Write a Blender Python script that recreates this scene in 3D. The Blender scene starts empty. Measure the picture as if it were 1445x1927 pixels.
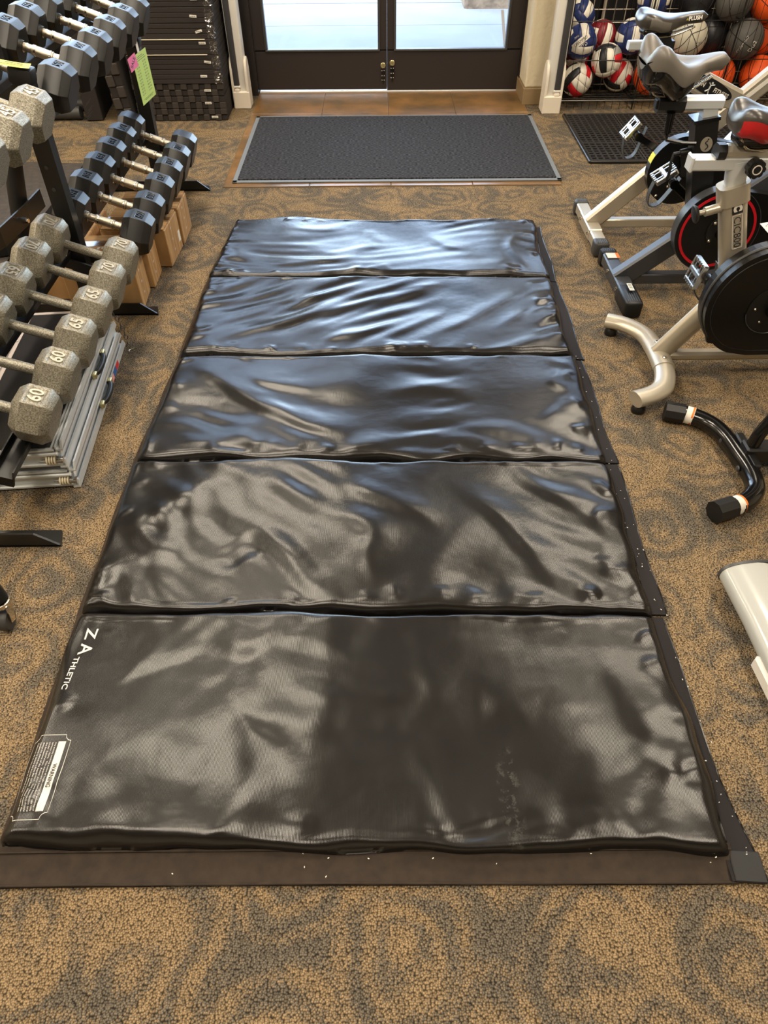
import bpy, bmesh, math, random
import numpy as np
from mathutils import Vector, Matrix, Euler

random.seed(7)
scene = bpy.context.scene
COL = scene.collection
R = math.radians

# ------------------------------------------------------------------ camera
cam_d = bpy.data.cameras.new('camera')
cam = bpy.data.objects.new('camera', cam_d)
COL.objects.link(cam)
PITCH, ROLL = R(46.136), R(-0.46)
_fw = Vector((0, math.cos(PITCH), -math.sin(PITCH)))
_rt = Vector((1, 0, 0)); _up = _rt.cross(_fw)
_r = _rt * math.cos(ROLL) + _up * math.sin(ROLL)
_u = _up * math.cos(ROLL) - _rt * math.sin(ROLL)
M = Matrix.Identity(4)
for i in range(3):
    M[i][0] = _r[i]; M[i][1] = _u[i]; M[i][2] = -_fw[i]
M.translation = Vector((0, 0, 1.57))
cam.matrix_world = M
cam_d.sensor_fit = 'HORIZONTAL'
cam_d.sensor_width = 36.0
cam_d.lens = 1305.5 / 1445 * 36.0
cam_d.clip_start = 0.05
scene.camera = cam

# ------------------------------------------------------------------ sky, lights, exposure
world = bpy.data.worlds.new('sky'); scene.world = world
world.use_nodes = True
wn = world.node_tree.nodes; wl = world.node_tree.links
bgn = wn['Background']
sky = wn.new('ShaderNodeTexSky')
sky.sky_type = 'NISHITA'
sky.sun_disc = False
sky.sun_elevation = R(48); sky.sun_rotation = R(200)
sky.altitude = 300; sky.air_density = 1.0; sky.dust_density = 2.0; sky.ozone_density = 1.0
haze = wn.new('ShaderNodeMix'); haze.data_type = 'RGBA'; haze.inputs[0].default_value = 0.48
hv = wn.new('ShaderNodeRGBToBW'); wl.new(sky.outputs[0], hv.inputs[0])
wl.new(sky.outputs[0], haze.inputs[6]); wl.new(hv.outputs[0], haze.inputs[7])
wl.new(haze.outputs[2], bgn.inputs[0])
bgn.inputs[1].default_value = 2.3

scene.view_settings.view_transform = 'Standard'
scene.view_settings.look = 'None'
scene.view_settings.exposure = 0.15
scene.view_settings.gamma = 1.0
scene.view_settings.use_curve_mapping = False

CEIL = 3.3
def area_light(name, loc, sx, sy, power, color, rot=(0, 0, 0)):
    d = bpy.data.lights.new(name, 'AREA'); d.shape = 'RECTANGLE'
    d.size = sx; d.size_y = sy; d.energy = power; d.color = color
    o = bpy.data.objects.new(name, d); COL.objects.link(o)
    o.location = loc; o.rotation_euler = rot
    return o
WARM = (1.0, 0.87, 0.69)
TROFFERS = [(x, y) for y in (0.3, 2.4, 4.5) for x in (-3.6, -1.1, 1.9)]
for i, (x, y) in enumerate(TROFFERS):
    area_light('ceiling_lamp', (x, y, CEIL - 0.075), 0.56, 1.16, 47, WARM)
# portals: only guide sampling of the sky through the glazing
for nm, x, z, sx, sz in (('door_portal', 0.05, 1.45, 1.9, 2.5), ('window_portal', -2.4, 1.95, 2.6, 1.5), ('window_portal', 2.6, 1.95, 2.6, 1.5)):
    o = area_light(nm, (x, 6.02, z), sx, sz, 1, (1, 1, 1), (R(-90), 0, 0))
    o.data.cycles.is_portal = True

# ------------------------------------------------------------------ materials
def new_mat(name):
    m = bpy.data.materials.new(name); m.use_nodes = True
    nt = m.node_tree
    return m, nt, nt.nodes['Principled BSDF']
def lin(c):
    return tuple(((v / 12.92) if v <= 0.04045 else ((v + 0.055) / 1.055) ** 2.4) for v in c)
def rgb(r, g, b):
    return lin((r / 255, g / 255, b / 255)) + (1,)
def N(nt, t, **kw):
    n = nt.nodes.new(t)
    for k, v in kw.items():
        if k.startswith('i_'):
            key = k[2:]
            n.inputs[int(key) if key.isdigit() else key].default_value = v
        else:
            setattr(n, k, v)
    return n
def pos(nt, obj=False):
    if obj:
        return N(nt, 'ShaderNodeTexCoord').outputs['Object']
    return N(nt, 'ShaderNodeNewGeometry').outputs['Position']
def bump_noise(nt, b, scale, strength, dist=0.002, detail=2, obj=True, src=None):
    t = N(nt, 'ShaderNodeTexNoise'); t.inputs['Scale'].default_value = scale; t.inputs['Detail'].default_value = detail
    nt.links.new(src or pos(nt, obj), t.inputs['Vector'])
    bp = N(nt, 'ShaderNodeBump'); bp.inputs['Strength'].default_value = strength; bp.inputs['Distance'].default_value = dist
    nt.links.new(t.outputs[0], bp.inputs['Height'])
    nt.links.new(bp.outputs[0], b.inputs['Normal'])
    return t, bp
MATS = {}
def simple(name, col, rough=0.5, metal=0.0, spec=0.5, bump=None, var=None, coat=0.0):
    m, nt, b = new_mat(name)
    b.inputs['Base Color'].default_value = col
    b.inputs['Roughness'].default_value = rough
    b.inputs['Metallic'].default_value = metal
    b.inputs['Specular IOR Level'].default_value = spec
    if coat: b.inputs['Coat Weight'].default_value = coat
    if bump:
        bump_noise(nt, b, bump[0], bump[1], bump[2] if len(bump) > 2 else 0.002)
    if var:   # (scale, second colour, contrast)
        t = N(nt, 'ShaderNodeTexNoise'); t.inputs['Scale'].default_value = var[0]; t.inputs['Detail'].default_value = 4
        nt.links.new(pos(nt, True), t.inputs['Vector'])
        r = N(nt, 'ShaderNodeValToRGB')
        r.color_ramp.elements[0].position = 0.5 - var[2]; r.color_ramp.elements[1].position = 0.5 + var[2]
        r.color_ramp.elements[0].color = col; r.color_ramp.elements[1].color = var[1]
        nt.links.new(t.outputs[0], r.inputs[0]); nt.links.new(r.outputs[0], b.inputs['Base Color'])
    MATS[name] = m
    return m

def carpet_mat():
    m, nt, b = new_mat('carpet'); L = nt.links.new
    p = pos(nt)
    n1 = N(nt, 'ShaderNodeTexNoise'); n1.inputs['Scale'].default_value = 3.2; n1.inputs['Detail'].default_value = 1.5
    L(p, n1.inputs['Vector'])
    sub = N(nt, 'ShaderNodeVectorMath', operation='SUBTRACT'); L(n1.outputs['Color'], sub.inputs[0]); sub.inputs[1].default_value = (.5, .5, .5)
    sc = N(nt, 'ShaderNodeVectorMath', operation='SCALE'); L(sub.outputs[0], sc.inputs[0]); sc.inputs['Scale'].default_value = 0.26
    ad = N(nt, 'ShaderNodeVectorMath', operation='ADD'); L(p, ad.inputs[0]); L(sc.outputs[0], ad.inputs[1])
    vo = N(nt, 'ShaderNodeTexVoronoi', voronoi_dimensions='2D'); vo.inputs['Scale'].default_value = 3.6; vo.inputs['Randomness'].default_value = 0.75
    L(ad.outputs[0], vo.inputs['Vector'])
    mul = N(nt, 'ShaderNodeMath', operation='MULTIPLY'); L(vo.outputs['Distance'], mul.inputs[0]); mul.inputs[1].default_value = 27.0
    sn = N(nt, 'ShaderNodeMath', operation='SINE'); L(mul.outputs[0], sn.inputs[0])
    # break-up so that the swirls come and go
    n2 = N(nt, 'ShaderNodeTexNoise'); n2.inputs['Scale'].default_value = 4.5; n2.inputs['Detail'].default_value = 2; L(p, n2.inputs['Vector'])
    n2s = N(nt, 'ShaderNodeMath', operation='MULTIPLY_ADD'); L(n2.outputs[0], n2s.inputs[0]); n2s.inputs[1].default_value = 1.05; n2s.inputs[2].default_value = -.03
    m2 = N(nt, 'ShaderNodeMath', operation='MULTIPLY_ADD'); L(sn.outputs[0], m2.inputs[0]); m2.inputs[1].default_value = 0.10; L(n2s.outputs[0], m2.inputs[2])
    # loop pile
    pil = N(nt, 'ShaderNodeTexVoronoi', voronoi_dimensions='2D'); pil.inputs['Scale'].default_value = 250; L(p, pil.inputs['Vector'])
    pc = N(nt, 'ShaderNodeSeparateColor'); L(pil.outputs['Color'], pc.inputs[0])
    j = N(nt, 'ShaderNodeMath', operation='MULTIPLY_ADD'); L(pc.outputs[0], j.inputs[0]); j.inputs[1].default_value = 0.20; L(m2.outputs[0], j.inputs[2])
    rp = N(nt, 'ShaderNodeValToRGB'); e = rp.color_ramp.elements
    e[0].position = 0.47; e[0].color = rgb(100, 92, 80); e[1].position = 0.70; e[1].color = rgb(140, 119, 90)
    L(j.outputs[0], rp.inputs[0])
    # dark gaps between loops + per-loop brightness
    gr = N(nt, 'ShaderNodeMapRange'); L(pil.outputs['Distance'], gr.inputs['Value'])
    gr.inputs['From Min'].default_value = 0.25; gr.inputs['From Max'].default_value = 0.75; gr.inputs['To Min'].default_value = 1.15; gr.inputs['To Max'].default_value = 0.22
    br = N(nt, 'ShaderNodeMath', operation='MULTIPLY_ADD'); L(pc.outputs[1], br.inputs[0]); br.inputs[1].default_value = 0.7; br.inputs[2].default_value = 0.65
    bb = N(nt, 'ShaderNodeMath', operation='MULTIPLY'); L(gr.outputs[0], bb.inputs[0]); L(br.outputs[0], bb.inputs[1])
    mx = N(nt, 'ShaderNodeVectorMath', operation='SCALE'); L(rp.outputs[0], mx.inputs[0]); L(bb.outputs[0], mx.inputs['Scale'])
    L(mx.outputs[0], b.inputs['Base Color'])
    b.inputs['Roughness'].default_value = 0.95; b.inputs['Specular IOR Level'].default_value = 0.1
    inv = N(nt, 'ShaderNodeMath', operation='SUBTRACT'); inv.inputs[0].default_value = 1.0; L(pil.outputs['Distance'], inv.inputs[1])
    bp = N(nt, 'ShaderNodeBump'); bp.inputs['Strength'].default_value = 0.6; bp.inputs['Distance'].default_value = 0.003
    L(inv.outputs[0], bp.inputs['Height']); L(bp.outputs[0], b.inputs['Normal'])
    MATS['carpet'] = m
carpet_mat()

def vinyl_mat():
    m, nt, b = new_mat('vinyl'); L = nt.links.new
    b.inputs['Base Color'].default_value = rgb(21, 19, 18)
    b.inputs['Specular IOR Level'].default_value = 0.55
    p = pos(nt, True)
    n = N(nt, 'ShaderNodeTexNoise'); n.inputs['Scale'].default_value = 5; n.inputs['Detail'].default_value = 5; L(p, n.inputs['Vector'])
    mr = N(nt, 'ShaderNodeMapRange'); L(n.outputs[0], mr.inputs['Value']); mr.inputs['To Min'].default_value = 0.215; mr.inputs['To Max'].default_value = 0.262
    L(mr.outputs[0], b.inputs['Roughness'])
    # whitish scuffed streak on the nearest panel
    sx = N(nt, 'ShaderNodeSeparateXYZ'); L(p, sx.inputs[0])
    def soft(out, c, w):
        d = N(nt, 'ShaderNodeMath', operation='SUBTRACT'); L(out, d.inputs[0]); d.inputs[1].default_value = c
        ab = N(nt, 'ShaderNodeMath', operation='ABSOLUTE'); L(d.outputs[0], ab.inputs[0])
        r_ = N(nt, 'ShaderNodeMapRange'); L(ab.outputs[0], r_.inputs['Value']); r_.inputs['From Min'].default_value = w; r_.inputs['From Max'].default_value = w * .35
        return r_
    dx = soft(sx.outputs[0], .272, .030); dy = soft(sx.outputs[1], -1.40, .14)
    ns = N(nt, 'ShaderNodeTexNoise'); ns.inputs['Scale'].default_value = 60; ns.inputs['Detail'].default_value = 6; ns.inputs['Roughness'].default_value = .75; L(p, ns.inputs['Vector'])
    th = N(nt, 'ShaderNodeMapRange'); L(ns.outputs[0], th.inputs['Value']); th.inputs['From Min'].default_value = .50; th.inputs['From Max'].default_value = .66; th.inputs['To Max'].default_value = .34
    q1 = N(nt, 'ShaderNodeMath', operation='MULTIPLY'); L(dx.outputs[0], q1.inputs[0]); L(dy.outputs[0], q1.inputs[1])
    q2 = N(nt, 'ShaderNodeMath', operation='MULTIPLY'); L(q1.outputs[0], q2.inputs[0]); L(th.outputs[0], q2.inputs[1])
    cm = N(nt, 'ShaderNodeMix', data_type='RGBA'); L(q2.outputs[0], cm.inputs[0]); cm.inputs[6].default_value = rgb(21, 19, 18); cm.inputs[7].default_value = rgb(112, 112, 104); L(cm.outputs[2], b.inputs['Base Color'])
    w = N(nt, 'ShaderNodeTexWave', wave_type='BANDS', bands_direction='X'); w.inputs['Scale'].default_value = 105.0; L(p, w.inputs['Vector'])
    bp = N(nt, 'ShaderNodeBump'); bp.inputs['Strength'].default_value = 0.16; bp.inputs['Distance'].default_value = 0.0006; L(w.outputs[0], bp.inputs['Height'])
    n2 = N(nt, 'ShaderNodeTexNoise'); n2.inputs['Scale'].default_value = 26; n2.inputs['Detail'].default_value = 3; L(p, n2.inputs['Vector'])
    bp2 = N(nt, 'ShaderNodeBump'); bp2.inputs['Strength'].default_value = 0.22; bp2.inputs['Distance'].default_value = 0.004
    L(n2.outputs[0], bp2.inputs['Height']); L(bp.outputs[0], bp2.inputs['Normal']); L(bp2.outputs[0], b.inputs['Normal'])
    MATS['vinyl'] = m
vinyl_mat()

def tile_mat():
    m, nt, b = new_mat('slate_tile'); L = nt.links.new
    p = pos(nt)
    n = N(nt, 'ShaderNodeTexNoise'); n.inputs['Scale'].default_value = 4.5; n.inputs['Detail'].default_value = 6; n.inputs['Roughness'].default_value = .65; L(p, n.inputs['Vector'])
    r = N(nt, 'ShaderNodeValToRGB'); e = r.color_ramp.elements
    e[0].position = .32; e[0].color = rgb(88, 70, 48); e[1].position = .66; e[1].color = rgb(142, 104, 64)
    k = e.new(.5); k.color = rgb(120, 90, 54)
    L(n.outputs[0], r.inputs[0]); L(r.outputs[0], b.inputs['Base Color'])
    b.inputs['Roughness'].default_value = .30
    bp = N(nt, 'ShaderNodeBump'); bp.inputs['Strength'].default_value = .25; bp.inputs['Distance'].default_value = .004
    L(n.outputs[0], bp.inputs['Height']); L(bp.outputs[0], b.inputs['Normal'])
    MATS['slate_tile'] = m
tile_mat()

def rug_mat():
    m, nt, b = new_mat('rug'); L = nt.links.new
    p = pos(nt)
    mp = N(nt, 'ShaderNodeMapping'); mp.inputs['Scale'].default_value = (60, 260, 1); L(p, mp.inputs['Vector'])
    n = N(nt, 'ShaderNodeTexNoise'); n.inputs['Scale'].default_value = 1; n.inputs['Detail'].default_value = 3; L(mp.outputs[0], n.inputs['Vector'])
    r = N(nt, 'ShaderNodeValToRGB'); e = r.color_ramp.elements
    e[0].position = .40; e[0].color = rgb(28, 29, 33); e[1].position = .76; e[1].color = rgb(92, 94, 100)
    L(n.outputs[0], r.inputs[0]); L(r.outputs[0], b.inputs['Base Color'])
    b.inputs['Roughness'].default_value = .95; b.inputs['Specular IOR Level'].default_value = .1
    w = N(nt, 'ShaderNodeTexWave', bands_direction='Y'); w.inputs['Scale'].default_value = 30; L(p, w.inputs['Vector'])
    bp = N(nt, 'ShaderNodeBump'); bp.inputs['Strength'].default_value = .6; bp.inputs['Distance'].default_value = .004
    L(w.outputs[0], bp.inputs['Height']); L(bp.outputs[0], b.inputs['Normal'])
    MATS['rug'] = m
rug_mat()

def iron_mat():
    m, nt, b = new_mat('grey_iron'); L = nt.links.new
    p = pos(nt, True)
    n = N(nt, 'ShaderNodeTexNoise'); n.inputs['Scale'].default_value = 260; n.inputs['Detail'].default_value = 2; L(p, n.inputs['Vector'])
    r = N(nt, 'ShaderNodeValToRGB'); e = r.color_ramp.elements
    e[0].position = .35; e[0].color = rgb(106, 102, 90); e[1].position = .68; e[1].color = rgb(166, 161, 146)
    L(n.outputs[0], r.inputs[0]); L(r.outputs[0], b.inputs['Base Color'])
    b.inputs['Roughness'].default_value = .42; b.inputs['Metallic'].default_value = .45
    bp = N(nt, 'ShaderNodeBump'); bp.inputs['Strength'].default_value = .55; bp.inputs['Distance'].default_value = .0016
    L(n.outputs[0], bp.inputs['Height']); L(bp.outputs[0], b.inputs['Normal'])
    MATS['grey_iron'] = m
iron_mat()

def glass_mat():
    m = bpy.data.materials.new('glass'); m.use_nodes = True; nt = m.node_tree; L = nt.links.new
    for n in list(nt.nodes):
        if n.type == 'BSDF_PRINCIPLED': nt.nodes.remove(n)
    out = [n for n in nt.nodes if n.type == 'OUTPUT_MATERIAL'][0]
    t = N(nt, 'ShaderNodeBsdfTransparent'); t.inputs[0].default_value = (.93, .97, .98, 1)
    g = N(nt, 'ShaderNodeBsdfGlossy'); g.inputs['Roughness'].default_value = .02
    f = N(nt, 'ShaderNodeFresnel'); f.inputs['IOR'].default_value = 1.45
    x = N(nt, 'ShaderNodeMixShader'); L(f.outputs[0], x.inputs[0]); L(t.outputs[0], x.inputs[1]); L(g.outputs[0], x.inputs[2]); L(x.outputs[0], out.inputs[0])
    MATS['glass'] = m
    m = bpy.data.materials.new('clear_film'); m.use_nodes = True; nt = m.node_tree; L = nt.links.new
    for n in list(nt.nodes):
        if n.type == 'BSDF_PRINCIPLED': nt.nodes.remove(n)
    out = [n for n in nt.nodes if n.type == 'OUTPUT_MATERIAL'][0]
    t = N(nt, 'ShaderNodeBsdfTransparent'); t.inputs[0].default_value = (.93, .93, .93, 1)
    g = N(nt, 'ShaderNodeBsdfGlossy'); g.inputs['Roughness'].default_value = .12
    x = N(nt, 'ShaderNodeMixShader'); x.inputs[0].default_value = .22; L(t.outputs[0], x.inputs[1]); L(g.outputs[0], x.inputs[2]); L(x.outputs[0], out.inputs[0])
    MATS['clear_film'] = m
glass_mat()

def emit_mat(name, col, s):
    m = bpy.data.materials.new(name); m.use_nodes = True; nt = m.node_tree
    b = nt.nodes['Principled BSDF']; b.inputs['Base Color'].default_value = (.8, .8, .8, 1)
    b.inputs['Emission Color'].default_value = col; b.inputs['Emission Strength'].default_value = s
    MATS[name] = m

def card_mat():
    m, nt, b = new_mat('cardboard'); L = nt.links.new
    p = pos(nt)
    mp = N(nt, 'ShaderNodeMapping'); mp.inputs['Scale'].default_value = (6, 45, 5); L(p, mp.inputs['Vector'])
    n = N(nt, 'ShaderNodeTexNoise'); n.inputs['Scale'].default_value = 1; n.inputs['Detail'].default_value = 3; L(mp.outputs[0], n.inputs['Vector'])
    r = N(nt, 'ShaderNodeValToRGB'); e = r.color_ramp.elements
    e[0].position = .35; e[0].color = rgb(160, 122, 80); e[1].position = .7; e[1].color = rgb(192, 156, 108)
    L(n.outputs[0], r.inputs[0]); L(r.outputs[0], b.inputs['Base Color'])
    b.inputs['Roughness'].default_value = .75; b.inputs['Specular IOR Level'].default_value = .25
    MATS['cardboard'] = m
card_mat()

simple('rubber_black', rgb(19, 19, 19), .36, 0, .5, bump=(90, .06))
simple('rubber_perforated', rgb(36, 34, 33), .7, 0, .35)
simple('velcro_dark', rgb(38, 35, 36), .85, 0, .25, bump=(150, .4, .001))
simple('rubber_matte', rgb(52, 47, 43), .8, 0, .3, bump=(200, .25), var=(30, rgb(68, 61, 55), .2))
simple('foam_black', rgb(44, 40, 38), .85, 0, .3, bump=(60, .15))
simple('foam_brown', rgb(57, 51, 47), .85, 0, .3, bump=(60, .15))
simple('chrome', rgb(214, 208, 196), .16, 1.0)
simple('knurl', rgb(190, 182, 166), .34, 1.0, bump=(700, .5, .001))
simple('bright_metal', rgb(206, 206, 204), .24, 1.0)
simple('powder_black', rgb(20, 20, 20), .38, 0, .5, bump=(300, .12, .0008))
simple('gloss_black', rgb(14, 14, 15), .16, 0, .6)
simple('plastic_black', rgb(20, 20, 20), .45, 0, .45)
simple('plastic_dark', rgb(58, 58, 58), .5, 0, .45)
simple('disc_black', rgb(13, 13, 14), .3, 0, .45)
simple('silver_paint', rgb(188, 180, 164), .34, .55, .5, bump=(400, .04, .0006))
simple('steel_grey', rgb(72, 74, 78), .34, .4, .5)
simple('aluminium', rgb(218, 222, 224), .46, .45, bump=(120, .12, .0008))
simple('pale_plate', rgb(214, 198, 186), .55, .1)
simple('grit', rgb(40, 37, 35), .85, 0, .3, bump=(500, .8, .002))
simple('white_plastic', rgb(226, 222, 214), .42, 0, .45)
simple('strip_grey', rgb(66, 66, 68), .4, 0, .5)
simple('door_brown', rgb(44, 38, 37), .42, 0, .5, bump=(30, .05))
simple('stucco', rgb(208, 196, 170), .9, 0, .2, bump=(38, .7, .006))
simple('plaster', rgb(202, 190, 166), .9, 0, .2, bump=(40, .2, .003))
simple('base_tan', rgb(138, 116, 84), .6, 0, .35)
simple('wall_black', rgb(26, 25, 27), .7, 0, .3)
simple('ceiling_tile', rgb(150, 138, 120), .95, 0, .1, bump=(80, .2))
simple('concrete', rgb(142, 146, 149), .9, 0, .2, bump=(30, .2, .004), var=(2.2, rgb(130, 134, 139), .25))
simple('stone', rgb(98, 84, 74), .9, 0, .2, bump=(14, .9, .02), var=(9, rgb(150, 132, 114), .2))
simple('grout', rgb(110, 92, 72), .9)
simple('rug_edge', rgb(112, 118, 124), .6, 0, .4)
simple('velcro', rgb(52, 45, 40), .88, 0, .2, bump=(150, .4, .001), var=(40, rgb(64, 55, 47), .2))
simple('white_print', rgb(222, 216, 206), .6)
simple('ink', rgb(24, 24, 26), .6)
simple('paper_white', rgb(228, 224, 214), .7)
simple('paper_green', rgb(196, 224, 122), .7)
simple('paper_pink', rgb(240, 120, 170), .7)
simple('paper_yellow', rgb(226, 224, 92), .7)
simple('orange_print', rgb(226, 120, 40), .6)
simple('wire_black', rgb(24, 23, 22), .4, .3)
simple('wire_pale', rgb(196, 184, 166), .4, .3)
simple('ball_orange', rgb(226, 84, 26), .6, 0, .35, bump=(300, .5, .0012))
simple('ball_grey', rgb(82, 80, 76), .6, 0, .4, bump=(260, .6, .0014))
simple('ball_pale', rgb(196, 190, 172), .6, 0, .35, bump=(260, .5, .0012))
simple('ball_white', rgb(232, 226, 212), .4, 0, .4)
simple('ball_blue', rgb(34, 50, 104), .4, 0, .4)
simple('ball_red', rgb(206, 28, 40), .4, 0, .4)
simple('ball_maroon', rgb(120, 24, 34), .4, 0, .4)
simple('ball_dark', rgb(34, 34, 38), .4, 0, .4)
simple('ball_silver', rgb(150, 150, 146), .4, 0, .4)
simple('seat_dark', rgb(58, 54, 50), .34, 0, .55)
simple('seat_grey', rgb(104, 99, 92), .42, 0, .5)
simple('seat_red', rgb(186, 32, 34), .36, 0, .5)
simple('red_ring', rgb(190, 18, 34), .4)
simple('flag_blue', rgb(52, 96, 160), .5)
simple('flag_red', rgb(206, 44, 40), .5)
simple('clip_brass', rgb(196, 186, 140), .35, .8)
simple('cream_plastic', rgb(206, 196, 170), .5)
simple('print_brown', rgb(120, 80, 44), .7)
simple('white_gloss', rgb(178, 180, 176), .2, 0, .5, coat=.3)
simple('cream_white', rgb(224, 214, 198), .45, 0, .45)
simple('wire_white', rgb(222, 214, 200), .4)
simple('wire_grey', rgb(120, 116, 110), .35, .5)
emit_mat('lamp_diffuser', (1, .87, .69, 1), 3.0)
# ------------------------------------------------------------------ mesh helpers
def rotm(rx=0, ry=0, rz=0):
    return Euler((R(rx), R(ry), R(rz))).to_matrix().to_4x4()
def T(x, y, z):
    return Matrix.Translation((x, y, z))
def origin_of(o):
    v = Vector((0, 0, 0))
    while o is not None:
        v += o.location; o = o.parent
    return v
class MB:
    def __init__(s): s.v = []; s.f = []
    def add(s, vs, fs, M=None):
        k = len(s.v)
        for p in vs:
            p = Vector(p)
            s.v.append(tuple(M @ p) if M is not None else tuple(p))
        s.f += [tuple(i + k for i in f) for f in fs]
        return s
    def box(s, c, d, rot=None, bev=0.0, M=None, seg=1):
        x, y, z = d[0] / 2, d[1] / 2, d[2] / 2
        vs = [(-x, -y, -z), (x, -y, -z), (x, y, -z), (-x, y, -z), (-x, -y, z), (x, -y, z), (x, y, z), (-x, y, z)]
        fs = [(0, 3, 2, 1), (4, 5, 6, 7), (0, 1, 5, 4), (1, 2, 6, 5), (2, 3, 7, 6), (3, 0, 4, 7)]
        if bev > 0:
            bm = bmesh.new(); bv = [bm.verts.new(p) for p in vs]
            for f in fs: bm.faces.new([bv[i] for i in f])
            bmesh.ops.bevel(bm, geom=list(bm.edges), offset=bev, segments=seg, affect='EDGES', profile=.5)
            bm.verts.index_update()
            vs = [tuple(v.co) for v in bm.verts]; fs = [tuple(v.index for v in f.verts) for f in bm.faces]; bm.free()
        m = T(*c)
        if rot is not None: m = m @ rot
        if M is not None: m = M @ m
        return s.add(vs, fs, m)
    def prism(s, pts, a, b, plane='xz', M=None):
        n = len(pts)
        def mk(p, t):
            return {'xz': (p[0], t, p[1]), 'xy': (p[0], p[1], t), 'yz': (t, p[0], p[1])}[plane]
        vs = [mk(p, a) for p in pts] + [mk(p, b) for p in pts]
        fs = [tuple(range(n)), tuple(range(2 * n - 1, n - 1, -1))] + [(i, (i + 1) % n, n + (i + 1) % n, n + i) for i in range(n)]
        return s.add(vs, fs, M)
    def cyl(s, p0, p1, r0, r1=None, n=16, caps=True, M=None):
        return s.tube([p0, p1], [r0, r0 if r1 is None else r1], n, caps=caps, M=M)
    def tube(s, path, r, n=10, prof=None, up=None, caps=True, M=None, closed=False):
        P = [Vector(p) for p in path]; m = len(P)
        rs = r if isinstance(r, (list, tuple)) else [r] * m
        if prof is None:
            prof = [(math.cos(2 * math.pi * i / n), math.sin(2 * math.pi * i / n)) for i in range(n)]
        n = len(prof); vs = []; ref = None
        for i in range(m):
            if closed: t = P[(i + 1) % m] - P[i - 1]
            else: t = P[min(i + 1, m - 1)] - P[max(i - 1, 0)]
            t.normalize()
            if up is not None:
                b = Vector(up); a = b.cross(t); a.normalize(); b2 = t.cross(a)
            else:
                if ref is None:
                    ref = Vector((0, 0, 1)) if abs(t.z) < .9 else Vector((1, 0, 0))
                a = ref.cross(t); a.normalize(); b2 = t.cross(a); ref = b2
            for (u, w) in prof:
                vs.append(P[i] + a * (u * rs[i]) + b2 * (w * rs[i]))
        fs = []
        for i in range(m if closed else m - 1):
            i2 = (i + 1) % m
            for j in range(n):
                fs.append((i * n + j, i * n + (j + 1) % n, i2 * n + (j + 1) % n, i2 * n + j))
        if caps and not closed:
            fs.append(tuple(range(n - 1, -1, -1))); fs.append(tuple(range((m - 1) * n, m * n)))
        return s.add([tuple(v) for v in vs], fs, M)
    def lathe(s, prof, n=24, M=None):     # prof: (radius, height along z)
        vs = []; fs = []
        for r, h in prof:
            for j in range(n):
                a = 2 * math.pi * j / n; vs.append((r * math.cos(a), r * math.sin(a), h))
        for i in range(len(prof) - 1):
            for j in range(n):
                fs.append((i * n + j, i * n + (j + 1) % n, (i + 1) * n + (j + 1) % n, (i + 1) * n + j))
        fs.append(tuple(range(n - 1, -1, -1))); fs.append(tuple(range((len(prof) - 1) * n, len(prof) * n)))
        return s.add(vs, fs, M)
    def grid(s, fn, nu, nv):
        vs = [fn(i / nu, j / nv) for j in range(nv + 1) for i in range(nu + 1)]
        fs = [(j * (nu + 1) + i, j * (nu + 1) + i + 1, (j + 1) * (nu + 1) + i + 1, (j + 1) * (nu + 1) + i) for j in range(nv) for i in range(nu)]
        return s.add(vs, fs)
    def mesh(s, name, mat, smooth=None, off=None):
        me = bpy.data.meshes.new(name)
        vs = s.v if off is None else [(p[0] - off[0], p[1] - off[1], p[2] - off[2]) for p in s.v]
        me.from_pydata(vs, [], s.f); me.update()
        bm = bmesh.new(); bm.from_mesh(me)
        bmesh.ops.recalc_face_normals(bm, faces=bm.faces)
        bm.to_mesh(me); bm.free()
        if smooth is not None:
            me.shade_smooth()
            me.set_sharp_from_angle(angle=R(smooth))
        me.materials.append(MATS[mat])
        return me
    def build(s, name, mat, parent=None, smooth=None, local=False):
        """vertices are world coordinates (or the parent's local ones when local=True)"""
        if parent is None:
            a = np.array(s.v); lo = a.min(0); hi = a.max(0)
            off = Vector(((lo[0] + hi[0]) / 2, (lo[1] + hi[1]) / 2, lo[2]))
            o = bpy.data.objects.new(name, s.mesh(name, mat, smooth, off)); COL.objects.link(o)
            o.location = off
            return o
        off = None if local else origin_of(parent)
        o = bpy.data.objects.new(name, s.mesh(name, mat, smooth, off)); COL.objects.link(o)
        o.parent = parent
        return o
def tag(o, label=None, cat=None, group=None, kind=None):
    if label: o['label'] = label
    if cat: o['category'] = cat
    if group: o['group'] = group
    if kind: o['kind'] = kind
    return o
def thing(name, label, cat, loc=(0, 0, 0), rot=(0, 0, 0), group=None):
    o = bpy.data.objects.new(name, None); COL.objects.link(o)
    o.empty_display_size = .1; o.location = loc; o.rotation_euler = rot
    return tag(o, label, cat, group)
def struct(o):
    o['kind'] = 'structure'; return o
def copy_part(o, parent):
    c = o.copy(); COL.objects.link(c); c.parent = parent
    for ch in list(o.children): copy_part(ch, c)
    return c
_tx = {}
def text_geo(s, size, extrude=0.0, bold=0.0, ax='CENTER', ay='CENTER', spacing=1.0):
    key = (s, size, extrude, bold, ax, ay, spacing)
    if key in _tx: return _tx[key]
    cu = bpy.data.curves.new('lettering', 'FONT'); cu.body = s; cu.size = size; cu.extrude = extrude
    cu.offset = bold; cu.align_x = ax; cu.align_y = ay; cu.resolution_u = 3; cu.space_character = spacing
    o = bpy.data.objects.new('lettering', cu); COL.objects.link(o)
    me = bpy.data.meshes.new_from_object(o)
    r = ([tuple(v.co) for v in me.vertices], [tuple(p.vertices) for p in me.polygons])
    bpy.data.objects.remove(o); bpy.data.meshes.remove(me)
    _tx[key] = r
    return r
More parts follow.
